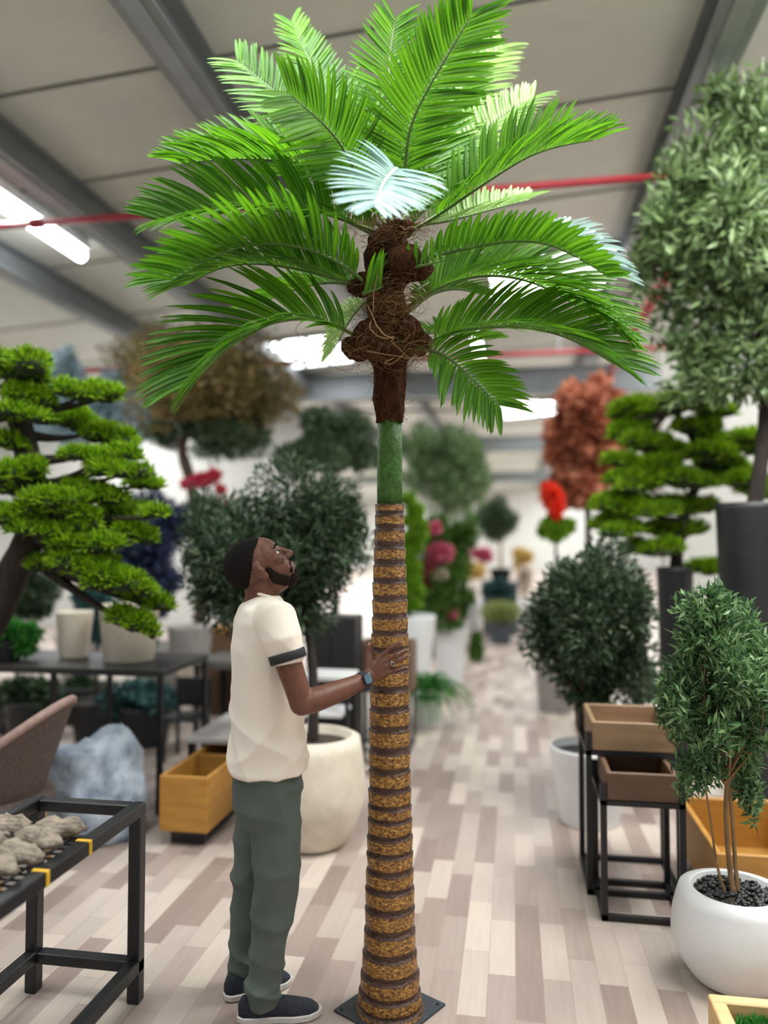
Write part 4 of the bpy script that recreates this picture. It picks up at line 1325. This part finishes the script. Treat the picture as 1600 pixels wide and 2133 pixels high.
# light display table with a white owl-like ornament, black chair
cq = F(450, 1545, .42)
r = thing('side_table', (cq[0], cq[1], 0), 'pale topped low table left of the man with a white ornament', 'table')
tx0, tx1, ty0, ty1 = cq[0] - .22, cq[0] + .35, cq[1] + .05, cq[1] + .75
m = MB(); m.box((tx0, ty0, .39), (tx1, ty1, .42), bev=.004); m.build('table_top', M_top, r)
for x in (tx0 + .03, tx1 - .03):
    for y in (ty0 + .03, ty1 - .03):
        m = MB(); m.box((x - .015, y - .015, 0), (x + .015, y + .015, .39)); m.build('leg', M_blk, r)
co = np.array([cq[0] + .1, cq[1] + .4, .42])
r = thing('ornament', co, 'white rounded ceramic ornament on the pale low table', 'ornament')
m = MB(); m.lathe([(.09, 0), (.12, .03), (.14, .12), (.125, .22), (.1, .29), (.06, .335), (.001, .345)], co, 26); m.build('body', M_pot_w, r, True)
for s in (-1, 1):
    m = MB(); m.ell(co + np.array([s * .07, 0, .33]), (.03, .02, .045), None, 12, 8); m.build('ear', M_pot_w, r, True)
cq = floor_at(392, 5.75)
r = thing('folding_chair', cq, 'small black chair in front of the pale low table', 'chair')
m = MB(); m.box(cq + (-.14, -.14, .3), cq + (.14, .14, .325), bev=.006); m.build('seat', M_blk, r)
m = MB(); m.box(cq + (-.14, .12, .36), cq + (.14, .14, .58), bev=.006); m.build('backrest', M_blk, r)
for sx in (-1, 1):
    for sy in (-1, 1):
        m = MB(); m.bar(cq + (sx * .12, sy * .12, 0), cq + (sx * .12, sy * .12, .3 if sy < 0 else .4), .022); m.build('leg', M_blk, r)

# ---- mustard planter box left of the man
p_ = thing('wooden_planter', (-1.72, 4.35, 0), 'long mustard wooden planter box on a black base left of the man', 'planter')
open_box((-1.85, 3.86, .08), (-1.58, 4.95, .37), .02, p_, M_oak, M_oak2)
m = MB(); m.box((-1.81, 3.92, .0), (-1.62, 4.9, .03), bev=.003); m.box((-1.81, 3.92, .03), (-1.62, 3.95, .082)); m.box((-1.81, 4.87, .03), (-1.62, 4.9, .082)); m.build('base', M_blk, p_)
m = MB(); m.box((-1.83, 4.3, .1), (-1.6, 4.33, .36)); m.build('divider', M_oak2, p_)

# ---- black cabinet, pale table and black box behind the olive pot
cq = floor_at(690, 5.6)
r = thing('display_cabinet', cq, 'plain black cabinet behind the big dark olive tree', 'cabinet')
zt = P(690, 1285, 5.6)[2]
m = MB(); m.box((cq[0] - .18, cq[1], .03), (cq[0] + .18, cq[1] + .3, zt), bev=.006); m.build('body', M_dark, r)
m = MB(); m.box((cq[0] - .16, cq[1] - .012, .06), (cq[0] - .003, cq[1], zt - .03), bev=.003); m.build('door', M_dark, r)
m = MB(); m.box((cq[0] + .003, cq[1] - .012, .06), (cq[0] + .16, cq[1], zt - .03), bev=.003); m.build('door', M_dark, r)
m = MB(); m.box((cq[0] - .17, cq[1] + .01, 0), (cq[0] + .17, cq[1] + .29, .03)); m.build('plinth', M_blk, r)
cq = floor_at(688, 5.0)
zt = P(688, 1402, 5.0)[2]
r = thing('side_table', cq, 'white topped side table behind the man and his outstretched arm', 'table')
m = MB(); m.box((cq[0] - .17, cq[1] - .1, zt - .03), (cq[0] + .15, cq[1] + .2, zt), bev=.005); m.build('table_top', M_pot_w, r)
m = MB(); m.box((cq[0] - .17, cq[1] - .1, zt - .26), (cq[0] + .1, cq[1] + .2, zt - .235), bev=.004); m.build('shelf', M_pot_w, r)
for sx, sy in ((-.15, -.08), (.13, -.08), (.13, .18), (-.15, .18)):
    m = MB(); m.box(cq + (sx - .012, sy - .012, 0), cq + (sx + .012, sy + .012, zt - .03)); m.build('leg', M_blk, r)
cq = floor_at(722, 5.05)

# ---- brown planter on thin black legs behind the trunk
cq = floor_at(797, 5.9)
zt, zb = P(797, 1340, 5.9)[2], P(797, 1440, 5.9)[2]
r = thing('planter_stand', cq, 'brown square planter on thin black legs right behind the palm trunk', 'planter')
open_box((cq[0] - .2, cq[1], zb), (cq[0] + .22, cq[1] + .36, zt), .02, r, M_brn, M_brn)
for sx in (-.19, .2):
    for sy in (.01, .34):
        m = MB(); m.box(cq + (sx - .009, sy - .009, 0), cq + (sx + .009, sy + .009, zb)); m.build('leg', M_blk, r)
for sy in (.01, .34):
    m = MB(); m.box(cq + (-.19, sy - .008, .01), cq + (.2, sy + .008, .026)); m.build('foot_rail', M_blk, r)
for sx in (-.19, .2):
    m = MB(); m.box(cq + (sx - .008, .01, .01), cq + (sx + .008, .34, .026)); m.build('foot_rail', M_blk, r)
cq = floor_at(756, 5.4)
zt, zb = P(756, 1435, 5.4)[2], 0
r = thing('plant_stand', cq, 'thin black wire plant stand left of the palm trunk under the hand', 'stand')
for sx in (-.035, .06):
    for sy in (0, .25):
        m = MB(); m.box(cq + (sx - .006, sy - .006, 0), cq + (sx + .006, sy + .006, zt)); m.build('leg', M_blk, r)
for z in (.008, .22, zt - .006):
    m = MB(); m.box(cq + (-.04, -.006, z - .006), cq + (.065, .006, z + .006)); m.box(cq + (-.04, .244, z - .006), cq + (.065, .256, z + .006)); m.build('cross_rail', M_blk, r)
m = MB(); m.box(cq + (-.045, -.01, zt), cq + (.07, .26, zt + .015)); m.build('top_plate', M_blk, r)

# ---- two nested tray stands on the right
def tray_stand(X0, X1, Y0, Y1, zb, zt, M_, label, bar=.026):
    r = thing('tray_stand', ((X0 + X1) / 2, (Y0 + Y1) / 2, 0), label, 'tray stand', 'wooden tray stands')
    open_box((X0 + bar, Y0 + .004, zb), (X1 - bar, Y1 - .004, zt), .022, r, M_, M_)
    for x in (X0 + bar / 2, X1 - bar / 2):
        for y in (Y0 + bar / 2, Y1 - bar / 2):
            m = MB(); m.box((x - bar / 2, y - bar / 2, 0), (x + bar / 2, y + bar / 2, zt - .05)); m.build('leg', M_blk, r)
    for y in (Y0 + bar / 2, Y1 - bar / 2):
        m = MB(); m.box((X0, y - bar / 2, 0.001), (X1, y + bar / 2, bar)); m.build('foot_rail', M_blk, r)
    for x in (X0 + bar / 2, X1 - bar / 2):
        m = MB(); m.box((x - bar / 2, Y0 + bar, 0.001), (x + bar / 2, Y1 - bar, bar)); m.build('foot_rail', M_blk, r)
    m = MB(); m.box((X0, Y0, zb - .022), (X1, Y1, zb - .001)); m.build('support_frame', M_blk, r)
tray_stand(.325, .745, 3.66, 4.08, .65, .78, M_taup, 'taller taupe wooden tray stand with an empty open tray, on the right')
tray_stand(.362, .708, 3.42, 3.8, .505, .622, M_brn, 'lower brown wooden tray stand pulled out from under the taller one')

# ---- long mustard planter at the right
p_ = thing('wooden_planter', (1.04, 3.75, 0), 'long mustard wooden planter box behind the round white pot', 'planter')
open_box((.82, 3.4, .07), (1.28, 4.14, .32), .025, p_, M_oak, M_oak2)
m = MB(); m.box((.86, 3.44, 0), (1.24, 4.1, .072), bev=.003); m.build('base', M_blk, p_)
# ---- pale planter in the lower right corner
p_ = thing('wooden_planter', (.83, 2.35, 0), 'pale pine planter box with green moss in the lower right corner', 'planter')
open_box((.61, 1.95, .0005), (1.05, 2.67, .15), .045, p_, M_pine_w, M_pine_w)
m = MB(); m.box((.657, 1.997, .03), (1.003, 2.623, .1)); m.build('moss_bed', M_moss, p_)
m = MB()
nn = 5000
p = np.stack([rng.uniform(.67, .995, nn), rng.uniform(2.01, 2.61, nn), rng.uniform(.098, .112, nn)], -1)
m.leaves(p, rnd_dirs(nn) * .6 + ZUP, rnd_dirs(nn), .03, .012); o = m.build('moss', L_fern, p_); o['kind'] = 'stuff'

# ================================================================== THE MAN AT THE PALM
D0 = 2.66
PM = D0 / FPX                                     # metres per picture pixel at the man


def B(x, y, dd=0.0):
    return P(x, y, D0 + dd)


pf = nrm(RIGHT * math.cos(math.radians(12)) + FLAT * math.sin(math.radians(12)))   # where he faces
plf = np.cross(ZUP, pf)                                                            # his left (away from the viewer)
M_skin = mat('skin', (112, 72, 56), .48, (98, 61, 47), 30, spec=.4)
M_hair = mat('black_hair', (22, 19, 19), .9, (30, 26, 25), 200, bump=.6, spec=.15)
M_shirt = mat('cream_shirt', (238, 225, 209), .85, (242, 233, 222), 4, bump=.1)
M_band = mat('dark_band', (44, 44, 48), .8)
M_trs = mat('grey_green_cloth', (88, 98, 92), .88, (76, 86, 81), 5, bump=.1)
M_shoe = mat('navy_knit', (36, 42, 54), .8, (28, 33, 44), 80, bump=.4)
M_sole = mat('white_sole', (222, 218, 212), .6)
M_nail = mat('nail', (176, 132, 116), .35)
M_eye = mat('eye_white', (226, 220, 212), .2)
M_lip = mat('lip', (112, 62, 56), .45)

man_at = np.array([*B(555, 1130)[:2], 0])
man = thing('person', man_at, 'man in cream t-shirt and grey green trousers, hand on the palm trunk', 'person')


def remesh(mb, name, material, parent, voxel, smooth, wrinkle=0, disp=None):
    o = mb.build(name, material, parent, True)
    md = o.modifiers.new('r', 'REMESH'); md.mode = 'VOXEL'; md.voxel_size = voxel; md.use_smooth_shade = True
    ms = o.modifiers.new('s', 'SMOOTH'); ms.factor = .5; ms.iterations = smooth
    if wrinkle:
        pass
    dg = bpy.context.evaluated_depsgraph_get()
    me = bpy.data.meshes.new_from_object(o.evaluated_get(dg))
    me.name = name
    o.modifiers.clear()
    o.data = me
    if wrinkle:                              # cloth folds: ridges pushed out along the normals
        n = len(me.vertices)
        co = np.zeros(n * 3); me.vertices.foreach_get('co', co); co = co.reshape(-1, 3)
        no = np.zeros(n * 3); me.vertices.foreach_get('normal', no); no = no.reshape(-1, 3)
        X, Y, Z = co @ pf, co @ plf, co[:, 2]
        co = co + no * disp(X, Y, Z)[:, None] * wrinkle
        me.vertices.foreach_set('co', co.ravel()); me.update()
    for p in me.polygons:
        p.use_smooth = True
    return o


def ring_loft(mb, rows, n=36):
    "rows: (x, y, half depth of front-back in picture px, half width in m, dd)"
    rings = []
    a = np.linspace(0, 2 * PI, n, endpoint=False)
    for x, y, rx, ry, dd in rows:
        c = B(x, y, dd)
        ca_, sa_ = np.cos(a), np.sin(a)
        e = .85
        rings.append(c + (np.sign(ca_) * np.abs(ca_) ** e)[:, None] * pf * rx * PM + (np.sign(sa_) * np.abs(sa_) ** e)[:, None] * plf * ry)
    mb.loft(np.array(rings[::-1]), True, True)


# ---- body: head, neck, trunk, arms, hands, legs, feet in one surface
body = MB()
hc = B(541, 1181)
TH = math.radians(37)
hx = pf * math.cos(TH) + ZUP * math.sin(TH)
hz = -pf * math.sin(TH) + ZUP * math.cos(TH)
hy = plf
HA = np.array([hx, hy, hz])


def H(x, y, z):
    return hc + x * hx + y * hy + z * hz


def hell(mb, c, r, nu=24, nv=14):
    mb.ell(H(*c), r, HA, nu, nv)


hell(body, (-.018, 0, .028), (.096, .075, .084))
hell(body, (.022, 0, .02), (.072, .066, .075))
hell(body, (.03, 0, -.035), (.064, .058, .075))
hell(body, (.022, 0, -.075), (.056, .054, .042))
hell(body, (.058, 0, -.098), (.03, .032, .024))
hell(body, (.072, 0, -.062), (.026, .036, .026))
hell(body, (.072, 0, .03), (.02, .052, .012))
body.capsule([H(.086, 0, .018), H(.1, 0, -.006), H(.11, 0, -.024)], [.009, .011, .014], 12)
for s in (-1, 1):
    hell(body, (.098, s * .014, -.028), (.012, .009, .009))
    hell(body, (.062, s * .04, -.016), (.024, .02, .02))
    body.capsule([H(-.006, s * .072, .018), H(-.012, s * .079, .004), H(-.006, s * .078, -.014), H(.0, s * .072, -.026)], [.01, .012, .011, .008], 10)
body.capsule([H(.09, -.018, -.056), H(.097, 0, -.055), H(.09, .018, -.056)], [.006, .008, .006], 8)
body.capsule([H(.086, -.016, -.07), H(.094, 0, -.07), H(.086, .016, -.07)], [.006, .009, .006], 8)
for s in (-1, 1):
    hell(body, (-.012, s * .079, -.006), (.019, .008, .032), 16, 12)
    hell(body, (-.004, s * .077, -.034), (.011, .007, .012), 12, 10)
# neck and trunk of the body
body.capsule([H(-.03, 0, -.04), B(546, 1238), B(543, 1268)], [.058, .058, .064], 20)
ring_loft(body, [(548, 1262, 30, .10, 0), (548, 1290, 48, .165, 0), (550, 1350, 56, .165, 0), (556, 1450, 58, .15, 0), (558, 1540, 60, .155, 0), (557, 1620, 62, .16, 0), (556, 1660, 56, .155, 0)])
# legs under the trousers
for pts in ([(566, 1650, -.08), (572, 1850, -.085), (558, 1950, -.085), (547, 2085, -.075)], [(545, 1650, .08), (527, 1850, .085), (512, 1940, .085), (508, 2040, .09)]):
    body.capsule([B(*p) for p in pts], [.075, .054, .046, .034], 16)
# near (right) arm
SH, EL, WR = B(577, 1290, -.19), B(628, 1466, -.22), B(757, 1417, -.085)
f1 = B(672, 1452, -.185)
f2 = B(722, 1433, -.125)
body.capsule([SH, SH * .55 + EL * .45 - pf * .004, SH * .2 + EL * .8, EL], [.043, .044, .04, .038], 18)
body.capsule([EL, EL * .5 + f1 * .5, f1, f2, WR], [.038, .041, .039, .033, .026], 18)
fa_dir = nrm(WR - f2)


def zt(x, extra=0.0, yy=1380):
    "distance at which a finger of half thickness EXTRA lies on the front of the trunk"
    r = np.interp(yy, PROF_Y, PROF_W) / PSC / 2 * 1.012 + extra
    dx = (x - 813) / FPX * PD
    return PD - math.sqrt(max(r * r - dx * dx, .0004))


def HP(x, y, extra):
    d = zt(x, extra, y)
    return P(x, y, d)


wr = P(762, 1414, D0 - .072)
wr2 = P(772, 1408, 2.612)
joints = {
    'index': [(791, 1371), (813, 1350), (824, 1343.5), (833.5, 1338)],
    'middle': [(799, 1378), (826, 1364), (836, 1359), (845.5, 1354)],
    'ring': [(805, 1388), (830, 1375.5), (840, 1370), (848.5, 1365.5)],
    'little': [(808, 1400), (827, 1395.5), (836, 1392.5), (844, 1390)],
}
body.capsule([WR, wr, wr2], [.026, .027, .026], 16, side=nrm(np.cross(fa_dir, FWD)), rad2=[.026, .022, .018])
for nm, js in joints.items():
    th = {'index': .0088, 'middle': .009, 'ring': .0086, 'little': .0076}[nm]
    p = [HP(x, y, th * .95) for x, y in js]
    k0 = P(js[0][0], js[0][1], zt(js[0][0], .0145, js[0][1]))
    p[0] = k0
    p[1] = P(js[1][0], js[1][1], zt(js[1][0], th * 1.2, js[1][1]))
    start = wr2 + (k0 - wr2) * .12
    body.capsule([start, (start + k0) / 2 - FWD * .002, k0], [.0135, .0128, .0122], 12)
    body.capsule([k0, (k0 + p[1]) / 2, p[1], (p[1] + p[2]) / 2, p[2], p[3]], [th * 1.2, th * .98, th * 1.1, th * .95, th * .98, th * .82], 12)
    joints[nm] = p
# palm between the metacarpals, and the thumb at its upper side
mid = (joints['index'][0] + joints['little'][0]) / 2
body.capsule([wr2, (wr2 + mid) / 2, mid], [.026, .032, .03], 20, side=nrm(joints['index'][0] - joints['little'][0]), rad2=[.013, .013, .0105])
tb = [P(772, 1394, 2.618), P(771, 1378, 2.63), P(770.5, 1362, 2.642), P(771, 1350, 2.648), P(771, 1343.5, 2.652)]
body.capsule(tb, [.016, .0145, .0108, .0098, .0085], 12)
body.capsule([P(779, 1396, 2.615), P(782, 1384, 2.622)], [.015, .013], 12)
# far (left) arm hangs beside him
S2, E2, W2 = B(540, 1290, .2), B(536, 1450, .24), B(556, 1570, .2)
body.capsule([S2, (S2 + E2) / 2, E2], [.05, .044, .037], 16)
body.capsule([E2, E2 * .6 + W2 * .4, W2], [.037, .038, .025], 16)
hd = nrm(W2 - E2)
body.capsule([W2, W2 + hd * .04, W2 + hd * .085], [.025, .036, .034], 14, side=pf, rad2=[.02, .014, .012])
for i, (o_, l_) in enumerate(((.028, .068), (.01, .076), (-.009, .07), (-.026, .055))):
    s0 = W2 + hd * .085 + pf * o_
    body.capsule([s0, s0 + hd * l_ * .5 - plf * .004, s0 + hd * l_ - plf * .014], [.009, .0085, .007], 10)
s0 = W2 + hd * .03 + pf * .028
body.capsule([s0, s0 + hd * .035 + pf * .02, s0 + hd * .065 + pf * .024], [.013, .011, .008], 10)
remesh(body, 'body', M_skin, man, .0032, 5)

# nails
for nm, p in joints.items():
    tip, pr = p[3], p[2]
    dr = nrm(tip - pr)
    on = nrm(np.array([tip[0] - base[0], tip[1] - base[1], 0]))
    m = MB(); m.ell(tip + dr * .002 + on * .0062, (.0062, .0048, .0018), np.array([dr, np.cross(on, dr), on]), 12, 8); m.build('fingernail', M_nail, man, True)
m = MB(); dr = nrm(tb[4] - tb[3]); m.ell(tb[4] + dr * .003 - RIGHT * .002 - FWD * .0062, (.0075, .006, .002), np.array([dr, np.cross(-FWD, dr), -FWD]), 12, 8); m.build('fingernail', M_nail, man, True)

# ring on the ring finger
p = joints['ring']
rc = p[0] * .52 + p[1] * .48
rd = nrm(p[1] - p[0])
M_silver = mat('silver', (212, 208, 200), .22, metal=1)
m = MB()
m.tube([rc - rd * .003, rc - rd * .003, rc + rd * .003, rc + rd * .003], [.0095, .0108, .0108, .0095], 20)
rg = m.build('finger_ring', M_silver, man, True); rg['label'] = 'silver ring with a square dark stone'
on = nrm(np.array([rc[0] - base[0], rc[1] - base[1], 0]))
ax = np.array([rd, np.cross(on, rd), on])
def obox(mb, c, h, axes):
    v = [np.asarray(c) + (np.array([i, j, k_]) * np.array(h)) @ axes for i in (-1, 1) for j in (-1, 1) for k_ in (-1, 1)]
    mb.add(v, [[0, 1, 3, 2], [4, 6, 7, 5], [0, 4, 5, 1], [2, 3, 7, 6], [0, 2, 6, 4], [1, 5, 7, 3]])
m = MB(); obox(m, rc + on * .0115, (.0055, .0055, .0018), ax); m.build('ring_bezel', M_silver, rg)
m = MB(); obox(m, rc + on * .0128, (.0036, .0036, .0014), ax); m.build('ring_stone', M_dark, rg)
# wristwatch
wc = WR + fa_dir * .0
m = MB()
m.tube([wc - fa_dir * .011, wc - fa_dir * .0105, wc + fa_dir * .0105, wc + fa_dir * .011], [.027, .0292, .0292, .027], 26)
wt = m.build('wristwatch', mat('watch_strap', (34, 38, 46), .55), man, True); wt['label'] = 'dark wristwatch with a square grey screen'
on = nrm(-FWD - fa_dir * (-FWD @ fa_dir))
on = nrm(on + np.cross(fa_dir, on) * -.15)
ax = np.array([fa_dir, np.cross(on, fa_dir), on])
m = MB()
ring_ = []
for hh, ins in ((.0, .0), (.006, 0), (.0085, .0016)):
    a = np.linspace(0, 2 * PI, 32, endpoint=False)
    sx = np.sign(np.cos(a)) * np.abs(np.cos(a)) ** .45 * (.0172 - ins); sy = np.sign(np.sin(a)) * np.abs(np.sin(a)) ** .45 * (.0195 - ins)
    ring_.append(wc + on * (.0265 + hh) + sx[:, None] * ax[0] + sy[:, None] * ax[1])
m.loft(np.array(ring_)); m.build('watch_case', mat('watch_case', (56, 62, 68), .3, metal=.6), wt, True)
m = MB()
m.loft(np.array([wc + on * (.0265 + .0087 + e) + sx[:, None] * .82 * ax[0] + sy[:, None] * .82 * ax[1] for e in (0, .0004)])); m.build('watch_screen', mat('watch_screen', (96, 124, 136), .12, (90, 116, 128)), wt)

# eyes, brows, beard, hair
for s in (-1, 1):
    m = MB(); m.ell(H(.0725, s * .031, .005), (.0115, .0135, .008), HA, 14, 10); e_ = m.build('eyeball', M_eye, man, True)
    m = MB(); m.ell(H(.083, s * .032, .007), (.003, .0065, .0062), HA, 12, 8); m.build('iris', M_hair, e_, True)
    m = MB(); m.capsule([H(.089, s * .014, .026), H(.09, s * .03, .031), H(.078, s * .046, .027)], [.0035, .0042, .003], 8); m.build('eyebrow', M_hair, man, True)
m = MB()
m.ell(H(.057, 0, -.099), (.034, .037, .0255), HA, 20, 12)
for s in (-1, 1):
    m.capsule([H(.014, s * .06, -.02), H(.02, s * .057, -.062), H(.044, s * .045, -.092)], [.012, .021, .022], 12, side=hx, rad2=[.007, .009, .01])
    m.capsule([H(.094, s * .004, -.045), H(.088, s * .022, -.05), H(.078, s * .032, -.075)], [.004, .005, .007], 8)
remesh(m, 'beard', mat('beard_hair', (40, 30, 27), .9, (28, 22, 20), 200, bump=.5, spec=.15), man, .0035, 5)
m = MB()
nu, nv = 120, 80
v, keep = [], []
for c_r, rr in (((-.018, 0, .028), (.0985, .0775, .087)),):
    for th in np.linspace(0.03, PI - .03, nv):
        for a in np.linspace(0, 2 * PI, nu, endpoint=False):
            q = np.array([math.sin(th) * math.cos(a) * rr[0] + c_r[0], math.sin(th) * math.sin(a) * rr[1], math.cos(th) * rr[2] + c_r[2]])
            lim = -.062 + 1.02 * (q[0] + .1) if q[0] < .02 else .06 + .55 * (q[0] - .02)
            keep.append(q[2] > lim)
            v.append(H(*q))
f = []
for i in range(nv - 1):
    for j in range(nu):
        qd = [i * nu + j, (i + 1) * nu + j, (i + 1) * nu + (j + 1) % nu, i * nu + (j + 1) % nu]
        if all(keep[z] for z in qd):
            f.append(qd)
m.add(v, f)
o = m.build('hair', M_hair, man, True)
sd = o.modifiers.new('t', 'SOLIDIFY'); sd.thickness = .008; sd.offset = -1

# ---- clothes
def ridge(t):
    return (1 - np.abs(np.sin(t))) ** 1.5


def shirt_folds(X, Y, Z):
    low = np.clip((1.42 - Z) / .5, .15, 1)
    w = .7 * np.sin(9 * X + 5 * Z + 3 * Y) + .5 * np.sin(13 * Z - 7 * Y)
    return low * (.8 * ridge(17 * Z + 13 * X + w) + .7 * ridge(12 * Z - 16 * X + 1.4 * w + 1) + .5 * ridge(6 * Z + 24 * X + w)) - .1


def trouser_folds(X, Y, Z):
    w = .8 * np.sin(11 * X + 6 * Z) + .5 * np.sin(8 * Z + 9 * Y)
    knee = np.exp(-((Z - .42) / .14) ** 2) + np.exp(-((Z - .1) / .1) ** 2) * 1.2 + np.exp(-((Z - .78) / .12) ** 2) * .7
    return knee * (.9 * ridge(24 * Z + 9 * X + w) + .6 * ridge(19 * Z - 14 * X + 1.3 * w)) + .5 * ridge(5 * Z + 17 * X + w) - .1


sh = MB()
ring_loft(sh, [(556, 1240, 26, .072, 0), (552, 1250, 38, .115, 0), (548, 1264, 50, .172, 0), (547, 1290, 60, .2, 0), (549, 1350, 66, .19, 0), (553, 1420, 68, .18, 0), (557, 1500, 73, .18, 0), (560, 1560, 78, .188, 0), (560, 1592, 80, .192, 0)])
s_end = SH * .52 + EL * .48
s_end = B(597, 1360, -.205)
sh.capsule([B(556, 1288, -.11), B(574, 1292, -.182), B(590, 1335, -.205), s_end], [.058, .073, .064, .056], 20)
sh.capsule([B(545, 1272, .14), B(541, 1300, .2), B(540, 1355, .22)], [.062, .066, .056], 20)
ts = remesh(sh, 't_shirt', M_shirt, man, .005, 12, .0125, shirt_folds)
sdv = nrm(EL - SH)
m = MB()
m.tube([s_end - sdv * .004, s_end - sdv * .002, s_end + sdv * .026, s_end + sdv * .028, s_end + sdv * .026], [.057, .0608, .0598, .053, .046], 28)
cf = m.build('sleeve_cuff', M_band, ts, True); cf['label'] = 'dark band on the sleeve end'
m = MB()
cpts = [B(556, 1240) + pf * math.cos(a) * 27 * PM * 1.0 + plf * math.sin(a) * .068 - ZUP * .012 * math.cos(a) for a in np.linspace(0, 2 * PI, 40)]
m.tube(cpts, .006, 8, caps=False); m.build('collar', M_shirt, ts, True)
tr = MB()
ring_loft(tr, [(557, 1560, 66, .168, 0), (556, 1620, 70, .176, 0), (556, 1670, 70, .178, 0), (556, 1700, 62, .17, 0)])
for pts, rr, r2 in (([(566, 1660, -.085), (575, 1750, -.092), (575, 1850, -.092), (560, 1950, -.09), (549, 2050, -.08), (549, 2092, -.08)], [.088, .08, .07, .062, .054, .052], [.096, .084, .07, .06, .051, .05]),
                ([(545, 1660, .085), (534, 1750, .09), (527, 1850, .09), (513, 1950, .09), (507, 2030, .09), (507, 2056, .09)], [.086, .078, .068, .06, .052, .05], [.09, .08, .068, .058, .05, .048])):
    tr.tube([B(*p) for p in pts], rr, 20, side=plf, rad2=r2)
remesh(tr, 'trousers', M_trs, man, .005, 7, .012, trouser_folds)

def shoe(heel, toe, label=None):
    fx = nrm(toe - heel); fy = np.cross(ZUP, fx)
    Ls = np.linalg.norm(toe - heel)
    def outline(t):       # half width along the shoe
        return np.interp(t, [0, .06, .2, .45, .68, .85, .95, 1], [.012, .028, .034, .036, .046, .042, .026, .008])
    ts_ = np.concatenate([np.linspace(0, .1, 5), np.linspace(.15, .85, 12), np.linspace(.9, 1, 5)])
    hts = np.interp(ts_, [0, .05, .28, .42, .7, .9, 1], [.06, .082, .088, .076, .056, .042, .022])
    m = MB()
    rings = []
    a = np.linspace(0, PI, 13)
    for t, h in zip(ts_, hts):
        w_ = outline(t)
        c = heel + fx * Ls * t
        ring = [c + fy * w_ * np.sign(math.cos(q)) * abs(math.cos(q)) ** .7 + ZUP * (.022 + (h - .022) * math.sin(q) ** .8) for q in a]
        ring += [c - fy * w_ * .6 + ZUP * .02, c + fy * w_ * .6 + ZUP * .02]
        rings.append(ring)
    m.loft(np.array(rings))
    s = m.build('shoe', M_shoe, man, True)
    m = MB()
    for _ in (0,):
        rings = []
        for z, e in ((.0005, -.003), (.006, .002), (.022, .003), (.026, -.001)):
            ring = []
            for t in ts_: ring.append(heel + fx * (Ls * t + (e if t > .5 else -e)) + fy * (outline(t) + e) + ZUP * z)
            for t in ts_[::-1]: ring.append(heel + fx * (Ls * t + (e if t > .5 else -e)) - fy * (outline(t) + e) + ZUP * z)
            rings.append(ring)
        m.loft(np.array(rings))
    m.build('sole', M_sole, s, False)
    m = MB()
    for q in np.linspace(.36, .56, 5):
        c = heel + fx * Ls * q; h = np.interp(q, [.28, .42, .7], [.088, .076, .056])
        m.tube([c + fy * .022 + ZUP * (h - .01), c + ZUP * (h + .003), c - fy * .022 + ZUP * (h - .01)], .0028, 5)
    m.build('laces', M_shoe, s, True)
shoe(F(496, 2128), F(668, 2112))
shoe(F(468, 2084), F(606, 2044))
